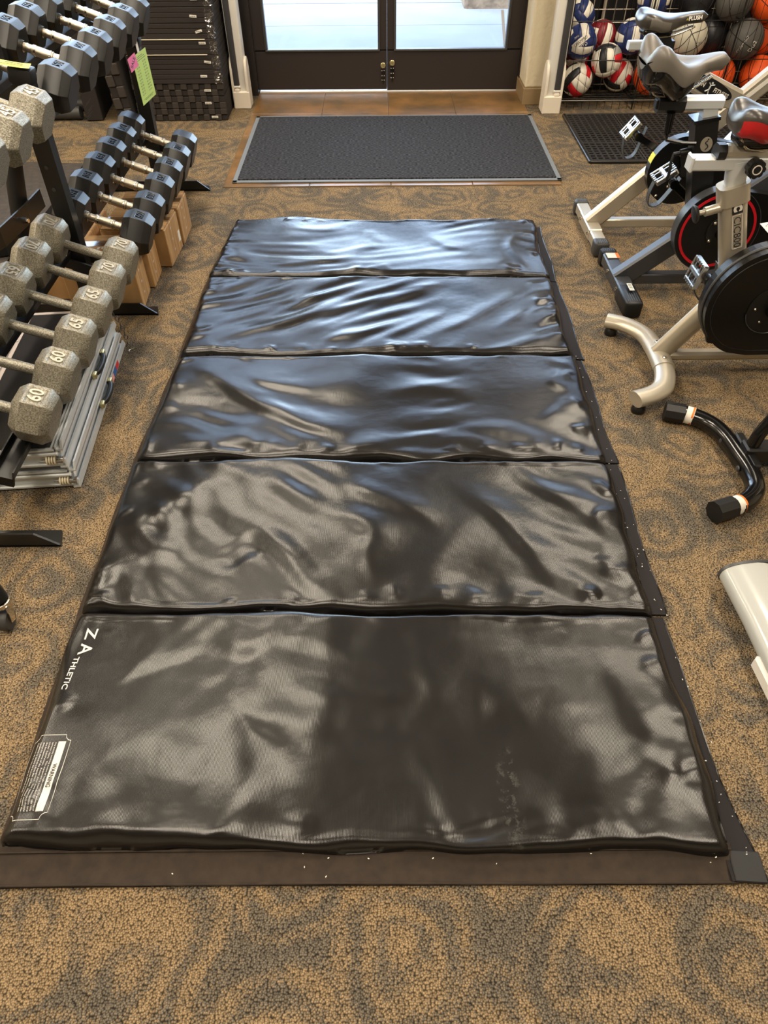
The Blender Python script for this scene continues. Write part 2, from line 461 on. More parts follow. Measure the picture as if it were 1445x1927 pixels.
def arc(cx, cy, r, a0, a1, n):
    return [(cx + r * math.cos(R(a0 + (a1 - a0) * i / n)), cy + r * math.sin(R(a0 + (a1 - a0) * i / n))) for i in range(n + 1)]
def spline(pts, n=8):
    """Catmull-Rom through points"""
    P = [Vector(p) for p in pts]; P = [P[0] * 2 - P[1]] + P + [P[-1] * 2 - P[-2]]; out = []
    for i in range(1, len(P) - 2):
        for k in range(n):
            t = k / n; a, b, c, d = P[i - 1], P[i], P[i + 1], P[i + 2]
            out.append(.5 * ((2 * b) + (c - a) * t + (2 * a - 5 * b + 4 * c - d) * t * t + (3 * b - a - 3 * c + d) * t ** 3))
    out.append(P[-2]); return [tuple(v) for v in out]
# flat lettering / plates drawn on a plane: M maps (x right, y up, z out) to the world
def on_plane(o, right, up):
    r = Vector(right).normalized(); u = Vector(up).normalized(); n = r.cross(u)
    m = Matrix.Identity(4)
    for i in range(3):
        m[i][0] = r[i]; m[i][1] = u[i]; m[i][2] = n[i]
    m.translation = Vector(o)
    return m

# ------------------------------------------------------------------ the room
YW = 5.88
m = MB()
m.grid(lambda u, v: (-4.6 + 9.2 * u, -3.2 + 9.14 * v, 0), 1, 1)
struct(m.build('floor', 'carpet'))
struct(MB().box((0, 1.35, CEIL + .05), (9.4, 9.6, .1)).build('ceiling', 'ceiling_tile'))
struct(MB().box((-4.65, 1.35, CEIL / 2), (.1, 9.3, CEIL)).build('wall_left', 'plaster'))
struct(MB().box((4.65, 1.35, CEIL / 2), (.1, 9.3, CEIL)).build('wall_right', 'plaster'))
struct(MB().box((0, -3.25, CEIL / 2), (9.4, .1, CEIL)).build('wall_behind', 'plaster'))
# front wall: dark dado left and right of the door, big windows above, lintel
wf = MB()
wf.box((-2.775, YW + .1, .6), (3.65, .16, 1.2)); wf.box((2.9, YW + .1, .6), (3.4, .16, 1.2))
wu = MB(); wu.box((0, YW + .1, 3.0), (9.2, .16, .6))
wu.box((-1.02, YW + .1, 1.95), (.14, .16, 1.5)); wu.box((-4.2, YW + .1, 1.95), (.8, .16, 1.5)); wu.box((4.2, YW + .1, 1.95), (.8, .16, 1.5))
struct(wf.build('wall_front', 'wall_black'))
struct(wu.build('wall_front_upper', 'plaster'))
for i, (x0, x1) in enumerate(((-3.8, -1.09), (1.3, 3.8))):
    w = struct(MB().box(((x0 + x1) / 2, YW + .1, 1.95), (x1 - x0, .008, 1.5)).build('window_%d' % (i + 1), 'glass'))
    fr = MB()
    fr.box(((x0 + x1) / 2, YW + .1, 1.225), (x1 - x0, .1, .05)); fr.box(((x0 + x1) / 2, YW + .1, 2.675), (x1 - x0, .1, .05))
    for xx in (x0 + .025, (x0 + x1) / 2, x1 - .025): fr.box((xx, YW + .1, 1.95), (.05, .1, 1.4))
    fr.build('window_frame', 'door_brown', w)
# stuccoed pier right of the door with a tan base
pier = struct(MB().box((1.133, 5.72, CEIL / 2 + .05), (.232, .33, CEIL - .11), bev=.012, seg=2).build('wall_pier', 'stucco'))
b_ = struct(MB().box((1.133, 5.715, .053), (.246, .35, .106), bev=.004).build('baseboard_pier', 'base_tan'))

# entry tiles
TX = [-.905, -.41, .055, .522, 1.03]; TY = [4.085, 4.50, 4.93, 5.365, 5.90]
entry = struct(MB().box(((TX[0] + TX[-1]) / 2, (TY[0] + TY[-1]) / 2, .0015), (TX[-1] - TX[0], TY[-1] - TY[0], .003)).build('floor_entry', 'grout'))
for i in range(4):
    for j in range(4):
        g_ = .004; dz = random.uniform(0, .0012)
        MB().box(((TX[i] + TX[i + 1]) / 2, (TY[j] + TY[j + 1]) / 2, .0035 + dz / 2), (TX[i + 1] - TX[i] - g_, TY[j + 1] - TY[j] - g_, .007 + dz), bev=.0015).build('tile', 'slate_tile', entry)

# double door
DX0, DXC, DX1 = -.905, .048, 1.012
fr = MB()
fr.box((DX0 - .035, YW - .01, 1.36), (.07, .12, 2.72)); fr.box((DX1 + .03, YW - .01, 1.36), (.06, .12, 2.72)); fr.box((.05, YW - .01, 2.16), (DX1 - DX0, .12, .09)); fr.box((.05, YW - .01, 2.70), (DX1 - DX0, .12, .08))
struct(fr.build('trim_1', 'door_brown'))
struct(MB().box((.05, YW, 2.43), (DX1 - DX0, .008, .46)).build('window_3', 'glass'))
struct(MB().box((.055, YW + .03, .008), (DX1 - DX0, .10, .016), bev=.004).build('trim_2', 'aluminium'))
for k, (x0, x1, gx0, gx1, kx, kz) in enumerate(((DX0, DXC - .0005, -.812, -.017, .019, .178), (DXC + .0005, DX1, .113, .898, .086, .193))):
    d = MB()
    yb = YW + .004; th = .044
    zb_ = (.024, .017)[k]
    d.box(((x0 + x1) / 2, yb, (zb_ + .278) / 2), (x1 - x0, th, .278 - zb_), bev=.002)
    d.box(((x0 + x1) / 2, yb, 2.04), (x1 - x0, th, .14), bev=.002)
    d.box(((x0 + gx0) / 2, yb, 1.13), (gx0 - x0, th, 1.72)); d.box(((x1 + gx1) / 2, yb, 1.13), (x1 - gx1, th, 1.72))
    door = struct(d.build('door_%d' % (k + 1), 'door_brown'))
    MB().box(((gx0 + gx1) / 2, yb, 1.125), (gx1 - gx0, .007, 1.70)).build('pane', 'glass', door)
    bd = MB(); 
    bd.box(((gx0 + gx1) / 2, yb - .026, .272), (gx1 - gx0 + .03, .012, .014), bev=.003)
    for gx in (gx0 - .008, gx1 + .008): bd.box((gx, yb - .024, 1.13), (.014, .008, 1.7))
    bd.build('glazing_bead', 'plastic_dark', door)
    kb = MB().lathe([(.012, 0), (.019, .002), (.019, .008), (.015, .012), (.006, .012), (.006, .006), (.002, .006)], 20, on_plane((kx, yb - .022, kz), (1, 0, 0), (0, 0, 1)))
    kb.build('lock_cylinder', 'clip_brass', door, smooth=40)
    bz = kz - .089
    bo = MB().box((kx, yb - .028, bz + .03), (.026, .012, .075), bev=.003); bo.cyl((kx, yb - .03, bz - .03), (kx, yb - .03, bz + .085), .004, n=8)
    bo.build('flush_bolt', 'gloss_black', door)
    sc = MB()
    for sx in (-.008, .008):
        for sz in (-.002, .026, .058): sc.cyl((kx + sx, yb - .034, bz + sz), (kx + sx, yb - .037, bz + sz), .003, n=8)
    sc.build('screw', 'aluminium', door)

# outdoors
out = MB()
out.box((.0, 7.0, -.06), (14, 2.12, .1))
out.box((-2.4, 8.57, -.06), (9.2, 1.0, .1)); out.box((-2.4, 12.1, -.06), (9.2, 6.0, .1))
# right-hand slabs meet along a slanted joint
out.prism([(2.22, 8.08), (7, 8.08), (7, 15.2), (2.22, 15.2)], -.11, -.01, 'xy')
g0 = struct(out.build('ground_outside', 'concrete'))
struct(MB().box((0, 11, -.12), (16, 11, .1)).build('ground_bed', 'grout'))
st = MB(); st.box((1.55, 9.4, .55), (1.35, 1.3, 1.2), bev=.03)
tag(st.build('stone_pillar', 'stone'), 'rough stone pillar base standing outside on the pale pavement', 'pillar')
jn = MB().prism([(.965, 6.05), (.985, 6.05), (1.28, 8.7), (1.25, 8.7)], -.0099, -.0085, 'xy')
jn.build('joint', 'grout', g0)

# ceiling fixtures
for i, (x, y) in enumerate(TROFFERS):
    t = thing('ceiling_light', 'recessed fluorescent ceiling panel over %s, %s' % (('the left side', 'the dumbbell rack', 'the exercise bikes')[i % 3], ('above the near end', 'above the middle', 'closest to the door')[i // 3]), 'light', (x, y, CEIL), group='ceiling panels')
    fr = MB(); fr.box((x - .3, y, CEIL - .03), (.03, 1.22, .06)); fr.box((x + .3, y, CEIL - .03), (.03, 1.22, .06)); fr.box((x, y - .6, CEIL - .03), (.6, .03, .06)); fr.box((x, y + .6, CEIL - .03), (.6, .03, .06))
    fr.build('frame', 'white_plastic', t)
    MB().box((x, y, CEIL - .03), (.57, 1.17, .01)).build('diffuser', 'lamp_diffuser', t)

# rug in front of the door
rg = thing('entrance_rug', 'charcoal ribbed entrance rug with grey rubber border before the double door', 'rug', (.09, 4.715, .0082))
MB().box((.09, 4.715, .014), (1.84, 1.10, .012), bev=.002).build('pile', 'rug', rg)
ed = MB()
x0, x1, y0, y1 = -.858, 1.038, 4.13, 5.292
for c, d in ((((x0 + x1) / 2, y0 + .014, .0115), (x1 - x0, .028, .007)), (((x0 + x1) / 2, y1 - .014, .0115), (x1 - x0, .028, .007)), ((x0 + .014, (y0 + y1) / 2, .0115), (.028, y1 - y0, .007)), ((x1 - .014, (y0 + y1) / 2, .0115), (.028, y1 - y0, .007))):
    ed.box(c, d, bev=.002)
ed.build('rubber_border', 'rug_edge', rg)

# perforated rubber mat before the ball rack
pm = thing('perforated_mat', 'black perforated rubber floor mat in front of the ball rack', 'mat', (1.84, 4.85, 0))
MB().box((1.855, 4.85, .004), (1.19, .86, .008), bev=.002).build('base', 'rubber_perforated', pm)
ed = MB()
for c, d in (((1.262, 4.85, .009), (.02, .88, .018)), ((1.855, 4.415, .009), (1.19, .022, .018)), ((1.855, 5.285, .009), (1.19, .02, .018))): ed.box(c, d, bev=.004)
ed.build('bevelled_edge', 'rubber_black', pm)
lat = MB(); nx, ny = 30, 21
for i in range(nx + 1): lat.box((1.272 + i * 1.17 / nx, 4.85, .011), (.012, .85, .012))
for j in range(ny + 1): lat.box((1.855, 4.43 + j * .84 / ny, .0115), (1.17, .014, .012))
lat.build('lattice', 'rubber_perforated', pm)
cr = MB(); cr.box((1.60, 4.85, .0185), (.006, .85, .002)); cr.box((1.855, 4.72, .0185), (1.17, .006, .002)); cr.box((2.0, 4.85, .0185), (.006, .85, .002))
cr.build('mould_line', 'plastic_dark', pm)
# ------------------------------------------------------------------ the folding gym mat
FOLDS = [
(1,7,30,[(-0.76,3.32),(-0.71,3.21),(-0.62,3.09)]),
(1,6,30,[(-0.41,3.29),(-0.20,3.16),(-0.05,3.24),(0.06,3.40)]),
(1,5,25,[(-0.66,3.05),(-0.29,3.09),(0.10,3.04)]),
(1,6,25,[(0.71,3.42),(0.62,3.24),(0.66,3.08),(0.71,2.96)]),
(1,4,20,[(-0.07,3.46),(-0.05,3.37),(0.03,3.28)]),
(1,5,25,[(0.22,3.42),(0.31,3.25),(0.46,3.19)]),
(1,4,20,[(-0.53,3.47),(-0.31,3.42),(-0.16,3.46)]),
(2,5,22,[(-0.06,2.38),(0.13,2.53),(0.29,2.67)]),
(2,5,22,[(0.04,2.37),(0.31,2.53),(0.53,2.72),(0.71,2.85)]),
(2,5,20,[(-0.68,2.44),(-0.44,2.54),(-0.22,2.66),(-0.04,2.75)]),
(2,4,18,[(-0.18,2.75),(0.10,2.84),(0.33,2.88)]),
(2,5,20,[(0.45,2.48),(0.63,2.65),(0.76,2.80)]),
(2,4,18,[(-0.67,2.62),(-0.46,2.73),(-0.18,2.79)]),
(2,5,20,[(-0.34,2.42),(-0.09,2.47),(0.09,2.57)]),
(2,6,14,[(0.03,2.39),(0.05,2.32)]),
(2,4,18,[(0.55,2.40),(0.68,2.56),(0.76,2.69)]),
(3,9,26,[(-0.79,2.30),(-0.64,2.19),(-0.48,2.04),(-0.34,1.93),(-0.20,1.86),(-0.06,1.83)]),
(3,5,24,[(-0.57,2.24),(-0.40,2.13),(-0.20,2.08)]),
(3,-6,45,[(-0.76,2.07),(-0.60,1.91),(-0.46,1.83)]),
(3,5,20,[(0.69,2.22),(0.63,2.12),(0.69,2.05)]),
(3,5,24,[(0.72,2.12),(0.64,1.97),(0.53,1.87)]),
(3,5,20,[(-0.14,1.74),(-0.07,1.77),(0.07,1.79)]),
(3,4,20,[(-0.76,1.80),(-0.54,1.80),(-0.36,1.77)]),
(3,4,22,[(-0.04,2.06),(0.19,2.09),(0.38,2.02)]),
(4,8,28,[(0.18,1.63),(0.34,1.47),(0.44,1.29),(0.49,1.14)]),
(4,6,24,[(-0.14,1.61),(-0.04,1.54),(0.09,1.47),(0.20,1.38)]),
(4,7,26,[(-0.20,1.48),(-0.10,1.44),(-0.04,1.37),(-0.05,1.28),(-0.01,1.17)]),
(4,6,26,[(-0.83,1.42),(-0.71,1.45),(-0.63,1.54),(-0.50,1.67)]),
(4,6,24,[(0.39,1.64),(0.54,1.53),(0.65,1.41),(0.70,1.25)]),
(4,6,26,[(-0.39,1.44),(-0.28,1.30),(-0.20,1.19),(-0.12,1.14)]),
(4,7,20,[(0.60,1.29),(0.64,1.25),(0.61,1.20)]),
(4,-6,50,[(0.15,1.28),(0.26,1.20),(0.37,1.14)]),
(4,5,30,[(-0.80,1.23),(-0.68,1.31),(-0.56,1.32)]),
(4,-5,40,[(-0.47,1.34),(-0.40,1.26)]),
(5,8,34,[(-0.81,1.08),(-0.72,1.02),(-0.61,0.95),(-0.58,0.91)]),
(5,7,40,[(-0.48,0.56),(-0.48,0.64),(-0.45,0.69),(-0.41,0.74)]),
(5,7,36,[(-0.18,0.90),(-0.16,0.78),(-0.17,0.67),(-0.22,0.60)]),
(5,5,40,[(-0.34,0.59),(-0.31,0.56),(-0.30,0.49)]),
(5,-7,60,[(-0.35,0.67),(-0.27,0.70),(-0.23,0.75)]),
(5,9,24,[(0.71,0.84),(0.63,0.79),(0.56,0.73)]),
(5,7,26,[(0.57,0.73),(0.61,0.67),(0.66,0.63)]),
(5,7,30,[(0.40,0.66),(0.48,0.57),(0.54,0.53)]),
(5,5,40,[(0.13,0.59),(0.08,0.56),(0.07,0.49)]),
(5,-5,40,[(0.20,0.55),(0.21,0.51)]),
(5,6,26,[(-0.44,0.95),(-0.34,1.01),(-0.17,1.03),(-0.03,0.99)]),
(5,5,30,[(-0.71,0.68),(-0.67,0.62),(-0.64,0.54)]),
(5,-7,40,[(-0.64,0.70),(-0.58,0.62),(-0.53,0.54)]),
(5,6,30,[(0.53,0.82),(0.61,0.85),(0.69,0.94)]),
(5,5,24,[(0.22,0.81),(0.29,0.82),(0.36,0.78)]),
(5,6,40,[(-0.45,0.86),(-0.41,0.80),(-0.49,0.78)]),
(5,-5,60,[(-0.06,0.86),(-0.03,0.70)]),
]
ML = [(-.755, 3.565), (-.796, 2.974), (-.802, 2.337), (-.83, 1.727), (-.83, 1.114), (-.818, .503)]
MR = [(.778, 3.552), (.761, 2.948), (.745, 2.315), (.73, 1.701), (.722, 1.09), (.723, .486)]
THK = .047
rng = np.random.default_rng(11)
def fourier(n, kmin, kmax, ang=None, spread=math.pi):
    k = np.exp(rng.uniform(math.log(kmin), math.log(kmax), n))
    a = rng.uniform(-spread, spread, n) + (0 if ang is None else ang)
    ph = rng.uniform(0, 2 * math.pi, n); am = (kmin / k) ** .9; am /= math.sqrt((am ** 2).sum() / 2)
    def f(x, y):
        o = np.zeros_like(x)
        for i in range(n): o = o + am[i] * np.sin(k[i] * (x * math.cos(a[i]) + y * math.sin(a[i])) + ph[i])
        return o
    return f
def fold_field(x, y, pts, w):
    P = np.array([p[:2] for p in spline([(a, b, 0) for a, b in pts], 5)])
    d2 = np.full(x.shape, 9.); s = np.zeros(x.shape); sd = np.zeros(x.shape); n = len(P) - 1
    for i in range(n):
        a = P[i]; e = P[i + 1] - a; l2 = max(float(e @ e), 1e-9)
        t = np.clip(((x - a[0]) * e[0] + (y - a[1]) * e[1]) / l2, 0, 1)
        dx = x - a[0] - t * e[0]; dy = y - a[1] - t * e[1]; d = dx * dx + dy * dy
        k = d < d2; d2 = np.where(k, d, d2); s = np.where(k, (i + t) / n, s); sd = np.where(k, np.sign(e[0] * dy - e[1] * dx), sd)
    tap = np.clip(np.minimum(s, 1 - s) * 2.6, 0, 1); tap = tap * tap * (3 - 2 * tap)
    ww = w * np.where(sd > 0, 2.3, 1.15)
    return tap * np.exp(-(d2 / ww ** 2))
class Panel:
    def __init__(s, k):
        s.k = k; s.c = [ML[k], MR[k], MR[k - 1], ML[k - 1]]     # near-left, near-right, far-right, far-left
        s.big = fourier(10, 5, 13); s.mid = fourier(16, 16, 42)
        s.ew = fourier(8, 12, 60); s.ew2 = fourier(8, 12, 60)
        s.streak = fourier(18, 38, 105, ang=[1.68, 2.15, 1.35, .72, 1.0][k - 1], spread=[.22, .2, .4, .35, 1.6][k - 1])
        s.w1 = fourier(6, 4, 11); s.w2 = fourier(6, 4, 11); s.sa = [.0016, .0018, .0011, .0012, .0008][k - 1]
        s.mask = fourier(8, 5, 12)
        s.folds = [(a * (1.15 if k < 5 else .75) / 1000, w * (1 if k < 5 else 1.3) / 1000, p) for (q, a, w, p) in FOLDS if q == k]
        for e in range(2):                                       # puckers where the cover is stitched
            for i in range(13):
                u = rng.uniform(.02, .98); yy = [s.c[0], s.c[3]][e][1]; xx = s.c[0][0] + u * (s.c[1][0] - s.c[0][0])
                dy = (.012, .075 * rng.uniform(.5, 1.2)) if e == 0 else (-.012, -.06 * rng.uniform(.4, 1))
                s.folds.append((rng.uniform(.0015, .0045) * (1 if k < 5 else .6), rng.uniform(.008, .016) * (1 if k < 5 else 1.5), [(xx, yy + dy[0]), (xx + rng.uniform(-.01, .01), yy + dy[1] * .5), (xx + rng.uniform(-.03, .03), yy + dy[1])]))
        for sd in (0, 1):
            for i in range(6):
                v = rng.uniform(.05, .95); yy = s.c[0][1] + v * (s.c[3][1] - s.c[0][1]); xx = (s.c[0], s.c[1])[sd][0]; sg = (1, -1)[sd]
                ln = rng.uniform(.04, .12)
                s.folds.append((rng.uniform(.002, .005), rng.uniform(.009, .016), [(xx + sg * .012, yy), (xx + sg * ln * .6, yy + rng.uniform(-.02, .02)), (xx + sg * ln, yy + rng.uniform(-.05, .05))]))
    def xy(s, u, v):
        a, b, c, d = s.c
        x = (1 - u) * (1 - v) * a[0] + u * (1 - v) * b[0] + u * v * c[0] + (1 - u) * v * d[0]
        y = (1 - u) * (1 - v) * a[1] + u * (1 - v) * b[1] + u * v * c[1] + (1 - u) * v * d[1]
        if s.k == 1: y = y + .045 * v * np.exp(-((u - .2) / .12) ** 2)
        return x, y
    def height(s, u, v):
        u = np.asarray(u, float); v = np.asarray(v, float)
        x, y = s.xy(u, v)
        w = abs(s.c[1][0] - s.c[0][0]); h = abs(s.c[3][1] - s.c[0][1])
        e1 = np.minimum(u, 1 - u) * w + .003 * s.ew2(y, x); e2 = np.minimum(v, 1 - v) * h + .0035 * s.ew(x, y)
        def prof(e, r): return .42 + .58 * np.sqrt(np.clip(1 - (1 - np.clip(e / r, 0, 1)) ** 2, 0, 1))
        z = THK * prof(e1, .03) * prof(e2, .024)
        fade = np.clip(np.minimum(e1, e2) / .03, 0, 1)
        z = z + fade * ((.0048 if s.k < 5 else .0062) * s.big(x, y) + .0011 * s.mid(x, y) + s.sa * s.streak(x + .03 * s.w1(x, y), y + .03 * s.w2(x, y)) * np.clip(.55 + .5 * s.mask(x, y), 0, 1.3))
        f2 = .35 + .65 * fade
        for a, wd, p in s.folds: z = z + f2 * a * fold_field(x, y, p, wd)
        return np.maximum(z, .004)
    def build(s, parent):
        nu, nv = 170, 84
        def sp(n):
            t = np.linspace(0, 1, n + 1); return .55 * t + .45 * (.5 - .5 * np.cos(np.pi * t))
        U, V = np.meshgrid(sp(nu), sp(nv))
        w = abs(s.c[1][0] - s.c[0][0]); h = abs(s.c[3][1] - s.c[0][1])
        X, Y = s.xy(U, V); Z = s.height(U, V)
        bor = np.clip(1 - np.minimum(np.minimum(U, 1 - U) * w, np.minimum(V, 1 - V) * h) / .04, 0, 1)
        X = X + bor * .0035 * s.ew2(Y, X * 0); Y = Y + bor * .003 * s.ew(X, Y * 0)
        gap = .0035; Y = Y + np.where(V < .5, gap, -gap) * bor
        m = MB(); n1 = nu + 1
        vs = [tuple(p) for p in np.stack([X.ravel(), Y.ravel(), Z.ravel()], 1)]
        fs = [(j * n1 + i, j * n1 + i + 1, (j + 1) * n1 + i + 1, (j + 1) * n1 + i) for j in range(nv) for i in range(nu)]
        ring = [i for i in range(n1)] + [j * n1 + nu for j in range(1, nv + 1)] + [nv * n1 + i for i in range(nu - 1, -1, -1)] + [j * n1 for j in range(nv - 1, 0, -1)]
        k = len(vs)
        for i in ring: vs.append((vs[i][0] * .999, vs[i][1] + (.004 if V.ravel()[i] < .5 else -.004) * 0, .003))
        nr = len(ring)
        for i in range(nr): fs.append((ring[i], k + i, k + (i + 1) % nr, ring[(i + 1) % nr]))
        fs.append(tuple(k + i for i in range(nr)))
        m.add(vs, fs)
        return m.build('panel', 'vinyl', parent, smooth=70)
    def inv(s, x, y):
        u = np.full(np.shape(x), .5); v = np.full(np.shape(x), .5)
        for _ in range(30):
            px, py = s.xy(u, v); w = s.c[1][0] - s.c[0][0]; h = s.c[3][1] - s.c[0][1]
            u = u + (x - px) / w; v = v + (y - py) / h
        return u, v
gm = thing('folding_gym_mat', 'big black vinyl folding gym mat with five panels spread along the aisle', 'mat', (0, 2.0, 0))
PANELS = []
for k in range(1, 6):
    p = Panel(k); PANELS.append((p, p.build(gm)))
# hook-and-loop flaps along the right side, left welt and near end
FO = [(.815, 3.53), (.802, 2.955), (.789, 2.325), (.783, 1.715), (.760, 1.10), (.783, .437)]
for k in range(1, 6):
    x0f, x0n = MR[k - 1][0] - .012, MR[k][0] - .012; x1f, x1n = FO[k - 1][0], FO[k][0] + (.008 if k in (2, 4) else 0)
    yf, yn = FO[k - 1][1] - .004, FO[k][1] + (.004 if k < 5 else 0); ph = rng.uniform(0, 6)
    def fl(u, v):
        a = x0n + (x0f - x0n) * v; b = x1n + (x1f - x1n) * v
        b += .004 * math.sin(9 * v + ph) + (.0 if k != 5 else -.012 * math.sin(math.pi * v))
        return (a + (b - a) * u, yn + (yf - yn) * v, .010 - .005 * u + .002 * math.sin(14 * v + ph) * u + .0015)
    m = MB(); m.grid(fl, 6, 40)
    m.grid(lambda u, v: tuple(np.array(fl(u, v)) - np.array((0, 0, .005))), 6, 40)
    m.build('velcro_flap', 'velcro_dark', gm, smooth=60)
    m = MB()
    m.tube([tuple(np.array(fl(1, i / 40)) + np.array((-.002, 0, -.001))) for i in range(41)], .0028, 6)
    m.build('piping', 'vinyl', gm, smooth=60)
    xl0, xl1 = ML[k][0], ML[k - 1][0]
    MB().grid(lambda u, v: (xl0 + (xl1 - xl0) * v - .014 + .022 * u + .002 * math.sin(11 * v + k), ML[k][1] + (ML[k - 1][1] - ML[k][1]) * v, .006 + .010 * u * u), 4, 30).build('edge_welt', 'velcro', gm, smooth=60)
def nf(u, v):
    x = -.835 + 1.56 * u
    return (x, .437 + .075 * v + .004 * math.sin(3.3 * u + 1) - .004 * (1 - u), .0055 + .018 * v ** 2 + .0018 * math.sin(17 * u) * (1 - v))
m = MB(); m.grid(nf, 60, 6); m.grid(lambda u, v: tuple(np.array(nf(u, v)) - np.array((0, 0, .0045))), 60, 6)
m.build('velcro_flap', 'velcro', gm, smooth=60)
m = MB(); m.tube([tuple(np.array(nf(i / 60, 0)) + np.array((0, .003, .001))) for i in range(61)], .0032, 6)
m.tube([tuple(np.array(nf(i / 60, .85)) + np.array((0, 0, .002))) for i in range(61)], .0024, 6)
m.build('piping', 'velcro', gm, smooth=60)
MB().box((.752, .465, .009), (.066, .062, .008), rot=rotm(0, 3, -3), bev=.002).build('corner_tab', 'ink', gm)

# lettering printed on the nearest panel, following its surface
P5, P5o = PANELS[4]
def refine(geo, mx=.006):
    bm = bmesh.new(); bv = [bm.verts.new(p) for p in geo[0]]
    for f in geo[1]:
        try: bm.faces.new([bv[i] for i in f])
        except ValueError: pass
    bmesh.ops.triangulate(bm, faces=bm.faces)
    for _ in range(4):
        ed = [e for e in bm.edges if e.calc_length() > mx]
        if not ed: break
        bmesh.ops.subdivide_edges(bm, edges=ed, cuts=1); bmesh.ops.triangulate(bm, faces=bm.faces)
    bm.verts.index_update(); r = ([tuple(v.co) for v in bm.verts], [tuple(v.index for v in f.verts) for f in bm.faces]); bm.free()
    return r
def print_on(geo, x, y, mat, name, up=.0006, parent=None, label=None):
    """geo drawn with x to the right / y up; on the mat it reads towards the near end with its top to the right"""
    vs, fs = refine(geo)
    q = np.array(vs); wx = x + q[:, 1]; wy = y - q[:, 0]
    u, v = P5.inv(wx, wy); out = [tuple(t) for t in np.stack([wx, wy, P5.height(u, v) + up], 1)]
    o = MB().add(out, fs).build(name, mat, parent or P5o)
    if label: o['label'] = label
    return o
def scale_geo(geo, sx, sy):
    return ([(a * sx, b * sy, c) for a, b, c in geo[0]], geo[1])
def fit(txt, w, h, bold=0.0):
    g = text_geo(txt, 1.0, 0, bold); a = np.array(g[0]); lo = a.min(0); hi = a.max(0)
    return ([((p[0] - (lo[0] + hi[0]) / 2) * w / (hi[0] - lo[0]), (p[1] - (lo[1] + hi[1]) / 2) * h / (hi[1] - lo[1]), 0) for p in g[0]], g[1])
print_on(fit('Z', .036, .029, .012), -.772, 1.038, 'white_print', 'lettering')
print_on(fit('A', .036, .033, .012), -.772, .990, 'white_print', 'lettering')
print_on(fit('THLETIC', .098, .0135, .012), -.786, .916, 'white_print', 'lettering')
def poly_ring(pts, t):
    n = len(pts); vs = []; fs = []
    cx = sum(p[0] for p in pts) / n; cy = sum(p[1] for p in pts) / n
    for (a, b) in pts:
        vs.append((a, b, 0)); l = math.hypot(a - cx, b - cy); vs.append((a - (a - cx) / l * t, b - (b - cy) / l * t, 0))
    for i in range(n): j = (i + 1) % n; fs.append((2 * i, 2 * j, 2 * j + 1, 2 * i + 1))
    return vs, fs
W_, H_ = .096, .044; c_ = .014
op = []
for (sx, sy, a0, a1) in ((1, 1, 270, 180), (-1, 1, 0, -90), (-1, -1, 90, 0), (1, -1, 180, 90)):
    op += arc(sx * W_, sy * H_, c_, a0, a1, 4)
full = []
for i in range(len(op)):                       # subdivide so that the outline hugs the surface
    a, b = op[i], op[(i + 1) % len(op)]; k = max(1, int(math.hypot(b[0] - a[0], b[1] - a[1]) / .012))
    full += [(a[0] + (b[0] - a[0]) * q / k, a[1] + (b[1] - a[1]) * q / k) for q in range(k)]
LX, LY = -.768, .650
print_on(poly_ring(full, .0012), LX, LY, 'white_print', 'label_outline')
bar = MB().grid(lambda u, v: (-.079 + .158 * u, -.0085 + .017 * v, 0), 20, 3)
print_on((bar.v, bar.f), LX + .025, LY, 'white_print', 'label_bar')
print_on(fit('WARNING', .054, .010, .014), LX + .025, LY, 'ink', 'lettering', up=.0018)
for i, s_ in enumerate(['Any activity involving motion or height creates the possibility of', 'serious injury.  This equipment is intended for use only', 'under Supervision.  Know your own limitations and', 'the limitations of the equipment.  The apparatus should', 'always be placed on a firm, flat surface.  Always inspect the', 'equipment to ensure the locking devices are secure before use.', 'Failure to do so may result in serious injury.']):
    print_on(fit(s_, .155 if i < 6 else .112, .0046), LX + .0105 - i * .0068, LY + (0 if i < 6 else .02), 'white_print', 'lettering', up=.0009)

# lint and crumbs lying on the mat's flap
lr = random.Random(3); ln_ = MB()
for i in range(70):
    v = lr.random(); yy = .45 + v * 1.9; k = max(1, min(5, 5 - int((yy - .5) / .61)))
    xx = .735 + lr.random() * .035 if lr.random() < .75 else lr.uniform(-.7, .7)
    if xx < .73:
        yy = lr.uniform(.44, .50); zz_ = .022
    else: zz_ = .0145
    a = lr.uniform(0, 3.1); l_ = lr.uniform(.0008, .0022)
    ln_.box((xx, yy, zz_), (l_ * 2, l_, .0006), rot=rotm(0, 0, math.degrees(a)))
tag(ln_.build('lint', 'paper_white', gm), kind='stuff')
